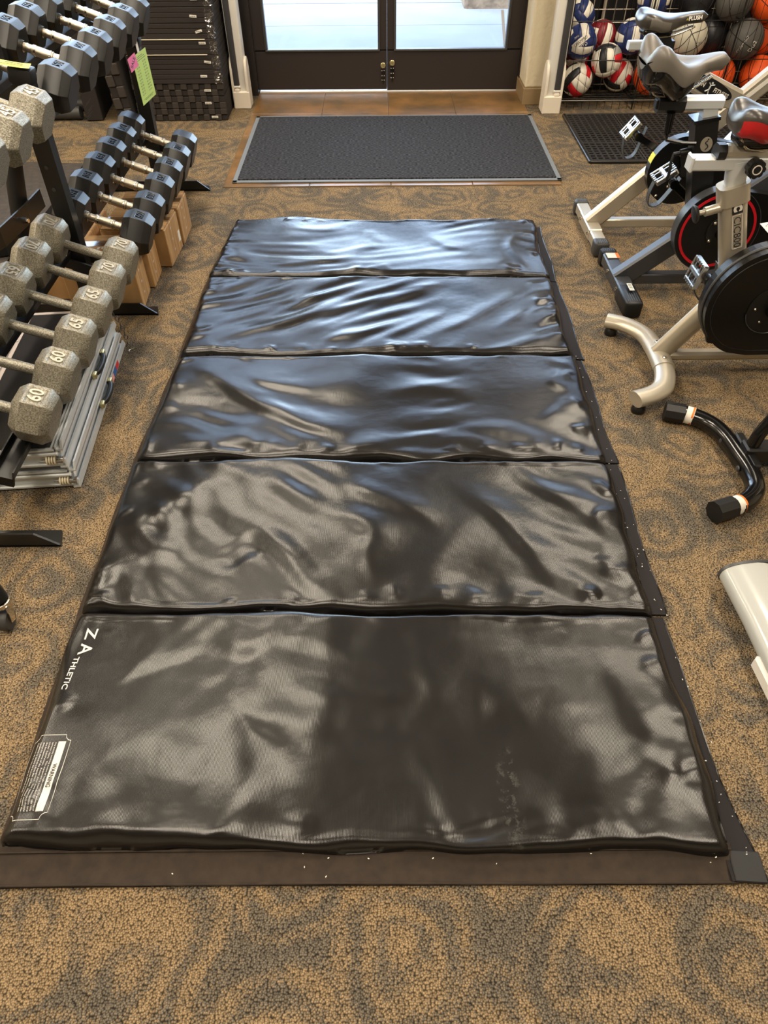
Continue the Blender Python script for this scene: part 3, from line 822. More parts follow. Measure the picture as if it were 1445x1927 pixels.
# ------------------------------------------------------------------ dumbbells and their rack
TILT = 20.0
def head_geo(s, L, ch, plate=True, inset=.011, depth=.004):
    xs = [-L / 2, -L / 2 + ch, L / 2 - ch, L / 2]; sc = [.80, 1, 1, .80]
    vs = []; fs = []
    for x, k in zip(xs, sc):
        for j in range(6):
            a = R(60 * j); vs.append((x, s * k * math.cos(a), s * k * math.sin(a)))
    for i in range(3):
        for j in range(6):
            if plate and i == 1 and j == 1: continue
            fs.append((i * 6 + j, i * 6 + (j + 1) % 6, (i + 1) * 6 + (j + 1) % 6, (i + 1) * 6 + j))
    fs.append(tuple(range(5, -1, -1))); fs.append(tuple(range(18, 24)))
    if plate:
        zt = s * math.sin(R(60)); k = len(vs)
        x0, x1 = xs[1] + inset * .8, xs[2] - inset * .8; y0, y1 = -s / 2 + inset, s / 2 - inset
        ring = [7, 8, 14, 13]       # (x1,+y) (x1,-y) (x2,-y) (x2,+y)
        inner = [(x0, y1, zt), (x0, y0, zt), (x1, y0, zt), (x1, y1, zt)]
        d = .002
        floor = [(x0 + d, y1 - d, zt - depth), (x0 + d, y0 + d, zt - depth), (x1 - d, y0 + d, zt - depth), (x1 - d, y1 - d, zt - depth)]
        vs += inner + floor
        for i in range(4):
            j = (i + 1) % 4
            fs.append((ring[i], ring[j], k + j, k + i)); fs.append((k + i, k + j, k + 4 + j, k + 4 + i))
        fs.append((k + 4, k + 5, k + 6, k + 7))
    return vs, fs
def bevelled(vs, fs, off):
    bm = bmesh.new(); bv = [bm.verts.new(p) for p in vs]
    for f in fs: bm.faces.new([bv[i] for i in f])
    bmesh.ops.recalc_face_normals(bm, faces=bm.faces)
    ed = [e for e in bm.edges if e.calc_face_angle(0) > R(15)]
    bmesh.ops.bevel(bm, geom=ed, offset=off, segments=1, affect='EDGES', profile=.5, clamp_overlap=True)
    bm.verts.index_update(); r = ([tuple(v.co) for v in bm.verts], [tuple(v.index for v in f.verts) for f in bm.faces]); bm.free()
    return r
HC = .132                   # head centre to dumbbell centre
_dbl = {}
def dumb_meshes(kind, num):
    key = (kind, num)
    if key in _dbl: return _dbl[key]
    s = {'black': .089, 'grey': .088}[kind]; L = {'black': .118, 'grey': .112}[kind]
    k = 1 + (num - 60) * .0016 if num else 1.0
    s *= k; L *= k
    plate = num != 0
    geo = bevelled(*head_geo(s, L, .030 if kind == 'black' else .024, plate, inset=.017 if kind == 'black' else .010), .0012 if kind == 'black' else .002)
    hm = MB().add(*geo).mesh('head', 'rubber_black' if kind == 'black' else 'grey_iron', 25)
    zt = s * math.sin(R(60)) - .0042
    tms = []
    for rz in (90, -90):
        if not plate: tms.append(None); continue
        sz = .040 if kind == 'black' else .056
        g = text_geo(str(num), sz, .0016 if kind == 'black' else .0022, .0003 if kind == 'black' else .0009)
        tms.append(MB().add(g[0], g[1], T(0, 0, zt + .0016) @ rotm(0, 0, rz) @ Matrix.Diagonal((.98, 1.1 if kind == 'black' else 1.0, 1, 1))).mesh('number', 'rubber_black' if kind == 'black' else 'pale_iron', None))
    hi = HC - L / 2
    X90 = rotm(0, 90, 0)
    if kind == 'grey':
        hd = MB().lathe([(.0165, -hi - .01), (.0165, -hi * .5), (.0172, 0), (.0165, hi * .5), (.0165, hi + .01)], 18, X90).mesh('handle', 'grey_iron', 40)
        rings = None
    else:
        pr = [(.0150, -hi - .01), (.0150, -hi + .012), (.0165, -hi + .013), (.0165, -hi + .017), (.0155, -hi + .018), (.0155, -hi + .034), (.0185, -hi + .036), (.0185, -hi + .041), (.0172, -hi + .043)]
        md = [(.0180, -.02), (.0184, 0), (.0180, .02)]
        hd = MB().lathe(pr + md + [(r, -h) for r, h in reversed(pr)], 20, X90).mesh('handle', 'knurl', 35)
        rings = []
        for sg in (-1, 1):
            rm = MB(); rm2 = MB()
            rm.lathe([(.016, sg * (hi - .002) - .004), (.0205, sg * (hi - .002) - .003), (.0205, sg * (hi - .002) + .003), (.016, sg * (hi - .002) + .004)], 18, X90)
            rm2.lathe([(.0178, sg * (hi - .046) - .004), (.0195, sg * (hi - .046) - .003), (.0195, sg * (hi - .046) + .003), (.0178, sg * (hi - .046) + .004)], 18, X90)
            rings += [rm.mesh('collar', 'chrome', 35), rm2.mesh('collar', 'chrome', 35)]
    _dbl[key] = (hm, tms, hd, rings)
    return _dbl[key]
simple('pale_iron', rgb(178, 172, 156), .45, .4)
def dumbbell(kind, num, x, y, z, label, group, roll=0.0):
    hm, tms, hd, rings = dumb_meshes(kind, num)
    t = thing('hex_dumbbell', label, 'dumbbell', (x, y, z), (roll, R(TILT), random.uniform(-.015, .015)), group)
    def ob(name, me, parent, loc=(0, 0, 0)):
        o = bpy.data.objects.new(name, me); COL.objects.link(o); o.parent = parent; o.location = loc; return o
    h = ob('handle', hd, t)
    for rg_ in rings or []: ob('collar', rg_, h)
    for sg, tm in ((1, tms[0]), (-1, tms[1])):
        hh = ob('head', hm, t, (sg * HC, 0, 0))
        if tm: ob('number', tm, hh)
    return t
ORD = ['nearest', 'second', 'third', 'fourth', 'fifth', 'farthest']
LOWX, LOWZ, UPX, UPZ = -1.162, .327, -1.314, .866
for i, (y, n) in enumerate(zip((1.654, 1.851, 2.047, 2.239, 2.434, 2.629), (60, 60, 65, 65, 70, 70))):
    dumbbell('grey', n, LOWX, y, LOWZ, '%s grey iron hex dumbbell marked %d on the lower tier of the rack' % (ORD[i], n), 'grey dumbbells on the lower tier')
for i, (y, n) in enumerate(zip((2.889, 3.087, 3.293, 3.488, 3.682, 3.868), (60, 60, 65, 65, 70, 0))):
    dumbbell('black', n, LOWX + .008, y, LOWZ, '%s black rubber hex dumbbell with chrome handle on the lower tier%s' % (ORD[i], ', marked %d' % n if n else ''), 'black dumbbells on the lower tier')
for i, (y, n) in enumerate(zip((2.589, 2.374, 2.165), (45, 45, 40))):
    dumbbell('grey', n, UPX + .016, y, UPZ, '%s grey iron hex dumbbell on the upper tier counted from the yellow note' % ('first', 'second', 'third')[i], 'grey dumbbells on the upper tier')
for i, (y, n) in enumerate(zip((2.911, 3.170, 3.395, 3.622, 3.850, 4.07), (50, 50, 55, 55, 55, 0))):
    dumbbell('black', n, UPX, y, UPZ, '%s black rubber hex dumbbell with chrome handle on the upper tier' % ORD[i], 'black dumbbells on the upper tier')

UY = (1.43, 2.757, 4.10)
rack = thing('dumbbell_rack', 'black steel two tier dumbbell rack along the left of the aisle', 'rack', (-1.25, 2.79, 0))
for i, y in enumerate(UY):
    top = (.885, .885, .70)[i]
    u = MB(); u.prism([(-1.290, 0.012), (-1.225, 0.012), (-1.205, top), (-1.270, top)], y - .026, y + .026)
    up = u.build('upright', 'powder_black', rack)
    MB().box((-1.237, y, top + .012), (.078, .064, .05), rot=rotm(0, 12, 0), bev=.008, seg=2).build('end_cap', 'plastic_black', up, smooth=40)
    # angle-iron foot with a slanted end
    f = MB(); f.prism([(-1.62, .004), (-.968, .004), (-1.035, .056), (-1.62, .056)], y - .056, y - .049)
    f.prism([(-1.62, y - .056), (-.968, y - .056), (-.985, y + .006), (-1.62, y + .006)], .002, .008, 'xy')
    ft = f.build('foot', 'powder_black', rack)
def tier(cx, cz, y0, y1):
    Mx = T(cx, 0, cz) @ rotm(0, TILT, 0)
    for sg in (-1, 1):
        xc = -HC if sg < 0 else .098; s = .089 * math.sin(R(60)) + .0015; hw = .052 if sg < 0 else .028
        c = MB(); yy = (y0 + y1) / 2; ln = y1 - y0
        c.box((xc, yy, -s - .030), (2 * hw, ln, .004), M=Mx); c.box((xc - hw, yy, -s - .016), (.004, ln, .032), M=Mx); c.box((xc + hw, yy, -s - .016), (.004, ln, .032), M=Mx)
        c.build('shelf_rail', 'powder_black', rack)
    for y in (y0 + .012, y1 - .012):
        a = MB().box((-.035, y, -.128), (.32, .010, .04), M=Mx); a.build('shelf_arm', 'powder_black', rack)
for y0, y1 in ((1.475, 2.722), (2.792, 4.125)):
    tier(LOWX, LOWZ, y0, y1); tier(UPX, UPZ, y0, y1)
# bolts on the middle upright
bl = MB()
for z in (.52, .60): bl.cyl((-1.25, UY[1] - .026, z), (-1.25, UY[1] - .030, z), .007, n=8)
bl.build('bolt', 'steel_grey', rack)

# paper signs on the rack
sg = MB(); Ms = on_plane((-1.200, 4.045, .572), (.10, 1, 0), (-.02, 0, 1)) @ Matrix.Diagonal((1.5, .78, 1, 1))
sg.box((0, -.005, 0), (.13, .27, .0015), M=Ms)
s1 = tag(sg.build('price_sheet', 'paper_green'), 'pale green price list sheet hanging from the far rack upright', 'sign')
tx = MB()
for i in range(11):
    for j, xx in enumerate((-.043, -.027, .018, .036)):
        g = text_geo(['%d' % (5 * (i + 1)), '%d' % (9 + 7 * i), '%d' % (60 + 5 * i), '%d' % (85 + 7 * i)][j], .012)
        tx.add(g[0], g[1], Ms @ T(xx, .075 - i * .0165, .0012))
for yy, w in ((.112, .05), (.103, .085), (.092, .1), (-.115, .09), (-.122, .07)): tx.box((0, yy, .0011), (w, .002, .0003), M=Ms)
tx.build('lettering', 'ink', s1)
Mk = Ms @ T(-.070, .105, .003) @ rotm(0, 0, 6)
s2 = tag(MB().box((0, 0, 0), (.07, .075, .0015), M=Mk).build('sale_tag', 'paper_pink'), 'pink handwritten SALE tag on the corner of the green price sheet', 'sign')
g = text_geo('SALE', .028, 0, .0006); MB().add(g[0], g[1], Mk @ T(0, 0, .0011) @ rotm(0, 0, 38)).build('lettering', 'ink', s2)
MB().box((0, .16, .0), (.018, .07, .0012), M=Ms).build('tape', 'paper_white', s1)
Mn = T(-1.250, 2.735, .9290) @ rotm(0, 12, 12)
nt_ = tag(MB().grid(lambda u, v: tuple(Mn @ Vector((-.055 + .11 * u, -.03 + .06 * v, .004 + .01 * (u - .5) ** 2))), 8, 2).build('sticky_note', 'paper_yellow'), 'small yellow note taped on top of the middle rack upright', 'note')
MB().box((.004, .008, .0066), (.055, .006, .0004), M=Mn).build('lettering', 'ink', nt_)
MB().box((0, -.012, .0066), (.07, .004, .0004), M=Mn).build('lettering', 'ink', nt_)

# cardboard cartons under the rack
boxes = [(-1.045, 2.835, .175, .178, 4), (-1.035, 3.018, .165, .175, 2), (-.992, 3.245, .225, .18, -2), (-.985, 3.478, .215, .178, 1)]
BL = ['nearest cardboard carton under the rack beside its middle foot', 'second cardboard carton under the rack, lower and deeper golden', 'third cardboard carton under the rack with white barcode label', 'farthest cardboard carton under the rack with pale wood grained side']
for i, (xf, yc, wd, ht, rz) in enumerate(boxes):
    t = thing('carton', BL[i], 'box', (xf, yc, 0), (0, 0, 0), 'cartons under the dumbbell rack')
    Mb = T(xf, yc, 0) @ rotm(0, 0, rz)
    MB().box((-.15, 0, ht * .5 * .985 + .0015), (.30, wd - .008, ht * .985 - .003), bev=.003, M=Mb).build('body', 'cardboard', t)
    f = MB()
    f.box((-.15, -wd * .25, ht + .001), (.29, wd * .48, .003), rot=rotm(-1.2, 0, 0), M=Mb); f.box((-.15, wd * .25, ht + .001), (.29, wd * .48, .003), rot=rotm(1.2, 0, 0), M=Mb)
    f.build('lid_flap', 'cardboard', t)
    MB().box((-.15, 0, ht + .003), (.292, .05, .0006), M=Mb).build('packing_tape', 'clear_film', t)
    tx = MB(); pr_ = random.Random(i)
    for q in range(9): tx.box((-.215 + q * .016, -wd * .28 + pr_.uniform(-.004, .004), ht + .0042), (pr_.uniform(.004, .011), pr_.uniform(.010, .024), .0006), rot=rotm(0, 0, pr_.uniform(-12, 12)), M=Mb)
    tx.build('print', 'white_print' if i in (1, 3) else 'print_brown', t)
    if i == 2: MB().box((.0012, .078, .07), (.001, .03, .05), M=Mb).build('barcode_label', 'paper_white', t)
    stp = MB()
    for zz in (.05, .1, .15): stp.box((.001, -.02, zz), (.001, .012, .004), rot=rotm(35, 0, 0), M=Mb)
    stp.build('staple', 'aluminium', t)
# a low open carton further in
t = thing('carton', 'low brown carton lying behind the others beneath the rack handles', 'box', (-1.42, 3.1, 0), group='cartons under the dumbbell rack')
MB().box((-1.455, 3.14, .075), (.20, .60, .15), bev=.004).build('body', 'cardboard', t)

# folded aluminium loading ramp under the near bay
RA = 4.6
rm_ = thing('folding_ramp', 'folded aluminium suitcase ramp with black grit deck lying under the near dumbbells', 'ramp', (-1.15, 2.04, 0))
Mr = T(-.985, 1.628, 0) @ rotm(0, 0, RA)
RL, RW = .845, .335
for k in range(2):
    z0 = .004 + k * .088; sh = -.012 * k
    d = MB(); d.box((-RW / 2 + sh, RL / 2, z0 + .066), (RW - .05, RL - .012, .006), M=Mr)
    dk = d.build('deck', 'aluminium', rm_)
    if k == 1:
        MB().box((-RW / 2 + sh, RL / 2, z0 + .0705), (RW - .075, RL - .04, .003), M=Mr).build('grit_strip', 'grit', dk)
        e = MB(); e.box((-RW / 2 + sh, RL - .012, z0 + .071), (RW - .05, .016, .004), M=Mr); e.box((-RW + .03 + sh, RL / 2, z0 + .071), (.02, RL, .004), M=Mr); e.build('deck_border', 'pale_plate', dk)
        rv = MB()
        for i in range(6): rv.cyl(tuple(Mr @ Vector((-RW + .03 + sh, .06 + i * .145, z0 + .073))), tuple(Mr @ Vector((-RW + .03 + sh, .06 + i * .145, z0 + .0755))), .004, n=8)
        rv.build('rivet', 'aluminium', dk)
    for sx in (0, 1):      # side rails: C profile with lips, ends cut on the slant
        r = MB(); xo = sh if sx == 0 else sh - RW
        def rail(x0, x1, zb, zt, y0, y1, y0t, y1t):
            r.add([(x0, y0, zb), (x1, y0, zb), (x1, y1, zb), (x0, y1, zb), (x0, y0t, zt), (x1, y0t, zt), (x1, y1t, zt), (x0, y1t, zt)],
                  [(0, 3, 2, 1), (4, 5, 6, 7), (0, 1, 5, 4), (1, 2, 6, 5), (2, 3, 7, 6), (3, 0, 4, 7)], Mr)
        o = -1 if sx == 0 else 1
        rail(xo + o * .022, xo + o * .018, z0 + .006, z0 + .078, .012, RL - .012, .012, RL - .012)     # web
        rail(xo + o * .022, xo, z0, z0 + .006, 0, RL, 0, RL)                                        # bottom flange
        rail(xo + o * .006, xo, z0 + .006, z0 + .026, 0, RL, .012, RL - .012)                        # bottom lip
        rail(xo + o * .022, xo, z0 + .060, z0 + .066, .012, RL - .02, .012, RL - .02)
        rail(xo + o * .006, xo, z0 + .050, z0 + .086, .004, RL - .012, .03, RL - .05)               # upper lip
        r.build('side_rail', 'aluminium', rm_)
    cb = MB(); cb.box((-RW / 2 + sh, .008, z0 + .052), (RW - .03, .012, .012), M=Mr, bev=.003); cb.box((-RW / 2 + sh, .012, z0 + .008), (RW - .03, .014, .012), M=Mr, bev=.003); cb.box((-RW / 2 + sh, .02, z0 + .03), (RW - .03, .005, .04), M=Mr)
    cb.build('end_bar', 'aluminium', rm_)
    sp = MB()
    for i in range(4):
        x = -.026 - i * .008 + sh; sp.lathe([(.006, -.003), (.013, -.0025), (.0145, 0), (.013, .0025), (.006, .003)], 14, Mr @ T(x - .004, .004, z0 + .03) @ rotm(0, 90, 0))
    sp.build('rubber_bushing', 'cream_plastic', rm_, smooth=50)
    MB().cyl(tuple(Mr @ Vector((-.004 + sh, .004, z0 + .03))), tuple(Mr @ Vector((-.024 + sh, .004, z0 + .03))), .012, .010, n=12).build('hinge_bolt', 'bright_metal', rm_, smooth=40)
    MB().cyl(tuple(Mr @ Vector((-.06 + sh, .004, z0 + .03))), tuple(Mr @ Vector((-.075 + sh, .004, z0 + .03))), .004, n=8).build('hinge_bolt', 'bright_metal', rm_, smooth=40)
    # carrying handle
    yh = .40 + .055 * k
    pth = [Mr @ Vector((sh + dx, yh + dy, z0 + .036)) for dx, dy in ((.002, 0), (.012, .02), (.016, .065), (.012, .11), (.002, .13))]
    h = MB().tube(spline([tuple(p) for p in pth], 5), .010, 8); hd = h.build('carry_handle', 'plastic_black', rm_, smooth=50)
    for yy in (yh - .006, yh + .136): MB().box((sh + .004, yy, z0 + .036), (.016, .026, .022), M=Mr, bev=.003).build('handle_bracket', 'clip_brass', hd)
# flag sticker on the lower outer lip
fl = MB(); Mf = on_plane(tuple(Mr @ Vector((.0012, .62, .046 + .0))), tuple((rotm(0, 0, RA) @ Vector((0, 1, 0)))), (0, 0, 1))
zc = -.028
MB().box((-.045, zc, 0), (.06, .020, .0008), M=Mf).build('flag_sticker', 'paper_white', rm_)
st_ = MB()
for i in range(4): st_.box((-.045, zc - .008 + i * .0055, .0006), (.06, .0024, .0006), M=Mf)
st_.build('flag_stripe', 'flag_red', rm_)
MB().box((.008, zc + .002, .0004), (.046, .024, .0008), M=Mf).build('flag_canton', 'flag_blue', rm_)
MB().box((.052, zc + .001, .0004), (.042, .020, .0008), M=Mf).build('sticker_panel', 'flag_red', rm_)
# chain and ring at the far corner
ch = MB(); c0 = Mr @ Vector((-.01, RL - .02, .172)); c1 = Mr @ Vector((.022, RL - .04, .02))
for i in range(9):
    t_ = i / 8; p = c0.lerp(c1, t_) + Vector((.012 * math.sin(3.14 * t_), 0, 0)); a = R(90 * (i % 2) + 20)
    ch.tube([tuple(p + Vector((.007 * math.cos(q) * math.cos(a), .007 * math.cos(q) * math.sin(a), -.010 * math.sin(q)))) for q in [k * math.pi / 5 for k in range(10)]], .0018, 6, closed=True)
ch.build('chain', 'steel_grey', rm_, smooth=60)
pr = Mr @ Vector((.040, RL - .055, .010))
MB().tube([tuple(pr + Vector((.016 * math.cos(q), .012 * math.sin(q), .004 * math.cos(q)))) for q in [k * math.pi / 8 for k in range(16)]], .0018, 6, closed=True).build('pull_ring', 'chrome', rm_, smooth=60)

# ------------------------------------------------------------------ foam tile packs left of the door
_jig = {}
def foam_pack(z0, h, jig, idx, label, x0=-1.655, x1=-1.050, y0=5.255, y1=5.80, n=2):
    t = thing('foam_tile_pack', label, 'foam mats', ((x0 + x1) / 2, (y0 + y1) / 2, z0), group='packs of black foam tiles in the stack')
    nt = n; th = h / nt; ox = random.uniform(-.004, .004); oy = random.uniform(-.004, .004)
    for q in range(nt):
        a, b = z0 + q * th + .0006, z0 + (q + 1) * th - .0006
        if not jig:
            MB().box(((x0 + x1) / 2 + ox + random.uniform(-.002, .002), (y0 + y1) / 2 + oy, (a + b) / 2), (x1 - x0, y1 - y0, b - a), bev=.0025).build('foam_tile', 'foam_black', t)
        else:
            m = MB(); m.box(((x0 + x1) / 2 + ox, (y0 + y1) / 2 + oy + .008, (a + b) / 2), (x1 - x0 - .012, y1 - y0 - .016, b - a)); m.build('foam_tile', 'foam_black', t)
            k = 15; w = (x1 - x0) / k
            if ('tab', th) not in _jig:
                _jig[('tab', th)] = MB().box((0, 0, 0), (w * 1.04, .024, b - a + .001), bev=.003).mesh('jigsaw_tab', 'foam_brown')
                _jig[('slot', th)] = MB().box((0, 0, 0), (w * .98, .020, b - a - .004), bev=.002).mesh('jigsaw_slot', 'foam_black')
            for i in range(k):
                up_ = (i + q + idx) % 2
                o = bpy.data.objects.new('jigsaw_tab' if up_ else 'jigsaw_slot', _jig[('tab' if up_ else 'slot', th)]); COL.objects.link(o); o.parent = t
                o.location = Vector((x0 + ox + (i + .5) * w, y0 + oy + (.011 if up_ else .017), (a + b) / 2 + (.002 if up_ else -.001))) - t.location
    return t
zz = 0.0
LBL = ['bottom pack of black jigsaw foam tiles in the stack by the door', 'second pack from the bottom of black jigsaw foam tiles', 'third pack from the bottom, topmost with jigsaw edges', 'fourth pack up in the foam stack, first with straight edges', 'fifth pack up in the foam tile stack', 'sixth pack up in the foam tile stack, under a pale line', 'seventh pack up in the foam tile stack with a slanted label', 'eighth pack up in the foam tile stack', 'ninth pack up in the foam tile stack at the picture edge']
lx = [(-1.135, .35), (-1.165, .5), (-1.155, .5), (-1.165, .55), (-1.125, .5), (-1.14, .75), (-1.15, .5), (-1.17, .45), (-1.15, .5)]
for i in range(9):
    h = .0745 if i < 3 else .084
    t = foam_pack(zz + .0005, h - .0015, i < 3, i, LBL[i], n=2 if i < 3 else 3)
    rz = (0, 0, 0, 0, 8, 0, -14, 4, 0)[i]
    lb = MB().box((lx[i][0], 5.2485, zz + h * lx[i][1]), (.043, .001, .013), rot=rotm(0, rz, 0)); l_ = lb.build('barcode_label', 'paper_white', t)
    bc = MB()
    for q in range(9): bc.box((lx[i][0] - .016 + q * .004, 5.2478, zz + h * lx[i][1] - .001), (.0018 if q % 3 else .0028, .0004, .006), rot=rotm(0, rz, 0))
    bc.build('barcode', 'ink', l_)
    if i >= 3:       # crumpled wrap at the corner
        fm = MB(); rr = random.Random(i); nu, nv = 8, 10
        pts = [[(-1.092 + .05 * u / nu + rr.uniform(-.006, .006), 5.240 + rr.uniform(-.010, .004) - .004, zz + .006 + (h - .012) * v / nv + rr.uniform(-.002, .002)) for u in range(nu + 1)] for v in range(nv + 1)]
        fm.add([p for r in pts for p in r], [(j * (nu + 1) + i_, j * (nu + 1) + i_ + 1, (j + 1) * (nu + 1) + i_ + 1, (j + 1) * (nu + 1) + i_) for j in range(nv) for i_ in range(nu)])
        fm.build('shrink_wrap', 'clear_film', t)
    if i in (4, 5): MB().box((-1.38, 5.2495, zz + h - .001), (.52, .008, .003)).build('pale_edge', 'cream_plastic', t)
    zz += h
# more packs standing on edge behind the rack
t = thing('foam_tile_pack', 'upright wrapped pack of foam tiles standing behind the far end of the rack', 'foam mats', (-1.93, 5.42, 0), group='foam packs standing on edge')
MB().box((-1.985, 5.46, .30), (.11, .40, .59), rot=rotm(0, 0, 6), bev=.004).build('foam_tile', 'foam_black', t)
wr = MB(); rr = random.Random(5)
for i in range(26): wr.box((-2.005 + rr.uniform(-.045, .045), 5.240, .03 + i * .02), (.05, .001, .0014), rot=rotm(0, -40, 0))
wr.build('wrap_crease', 'plastic_dark', t)
t = thing('foam_tile_pack', 'jigsaw edged foam tile pack leaning behind the price sheet', 'foam mats', (-1.72, 5.2, 0), group='foam packs standing on edge')
Ml = T(-1.775, 5.20, .002) @ rotm(0, -5, 0)
MB().box((.05, .24, .33), (.10, .46, .62), M=Ml, bev=.004).build('foam_tile', 'foam_black', t)
for i in range(9):
    for j in range(2):
        if (i + j) % 2: MB().box((.026 + j * .05, .005, .055 + i * .066), (.05, .03, .066), M=Ml, bev=.005).build('jigsaw_tab', 'foam_brown', t)
        else: MB().box((.026 + j * .05, .012, .055 + i * .066), (.044, .02, .058), M=Ml).build('jigsaw_slot', 'foam_black', t)

# ------------------------------------------------------------------ dark gear on the far left
rb = thing('rubber_slab', 'thick dark rubber flooring slab with speckled edge behind the rack', 'mat', (-2.4, 3.65, 0))
MB().prism([(-3.3, 2.6), (-1.70, 2.6), (-1.70, 4.20), (-3.3, 4.34)], .002, .10, 'xy').build('slab', 'rubber_matte', rb)
sl = thing('push_sled', 'black steel sled with an upright round post on the rubber slab', 'sled', (-1.65, 3.1, .1))
MB().cyl((-1.69, 3.20, .104), (-1.602, 3.23, .515), .040, .038, n=20).build('post', 'plastic_black', sl, smooth=40)
MB().lathe([(.016, 0), (.016, .003), (.010, .005)], 16, T(-1.600, 3.231, .516) @ rotm(-4, 12, 0)).build('post_cap', 'aluminium', sl, smooth=40)
fb = MB(); fb.tube([(-1.70, 2.72, .255), (-1.621, 2.905, .255), (-1.598, 3.15, .255), (-1.592, 3.325, .255)], 1, prof=[(-.004, -.04), (.004, -.04), (.004, .04), (-.004, .04)], up=(0, 0, 1)); fb.build('side_plate', 'powder_black', sl)
MB().cyl((-1.602, 3.09, .25), (-1.572, 3.086, .25), .014, .010, n=6).build('bolt', 'chrome', sl)
MB().box((-1.66, 3.04, .155), (.05, .05, .12)).build('bracket', 'powder_black', sl)
MB().box((-1.77, 3.06, .128), (.30, .06, .05), rot=rotm(0, 0, 20), bev=.004).build('runner', 'powder_black', sl)
bf = thing('fitness_machine', 'dark machine base with two grey floor tubes behind the rack', 'machine', (-2.5, 5.2, 0))
for yy, zz_ in ((5.30, .045), (5.48, .05)): MB().cyl((-3.3, yy, zz_), (-2.06, yy, zz_), .04, n=14).build('floor_tube', 'plastic_dark', bf, smooth=40)
MB().box((-2.75, 5.4, .55), (.75, .42, .92), bev=.02).build('housing', 'powder_black', bf)

# leg with castor at the left picture edge
cs = thing('castor_leg', 'black tube leg on a chrome swivel castor at the left picture edge', 'castor', (-1.02, 1.10, 0))
MB().tube([(-1.10, 1.15, .46), (-1.032, 1.118, .13), (-1.024, 1.113, .088)], [.026, .026, .026], 14).build('tube', 'powder_black', cs, smooth=40)
MB().lathe([(.020, -.008), (.029, -.007), (.030, 0), (.029, .006), (.020, .008)], 20, T(-1.024, 1.112, .082)).build('swivel_collar', 'chrome', cs, smooth=40)
for s_ in (-1, 1):
    MB().prism([(1.128, .080), (1.092, .080), (1.080, .030), (1.098, .022)], -1.018 + s_ * .0185 - .0015, -1.018 + s_ * .0185 + .0015, 'yz').build('fork_arm', 'chrome', cs)
MB().box((-1.018, 1.110, .079), (.040, .036, .004)).build('fork_crown', 'chrome', cs)
MB().lathe([(.010, -.014), (.027, -.013), (.0300, -.009), (.0300, .009), (.027, .013), (.010, .014)], 24, T(-1.018, 1.090, .0305) @ rotm(0, 90, 0)).build('wheel', 'plastic_dark', cs, smooth=40)
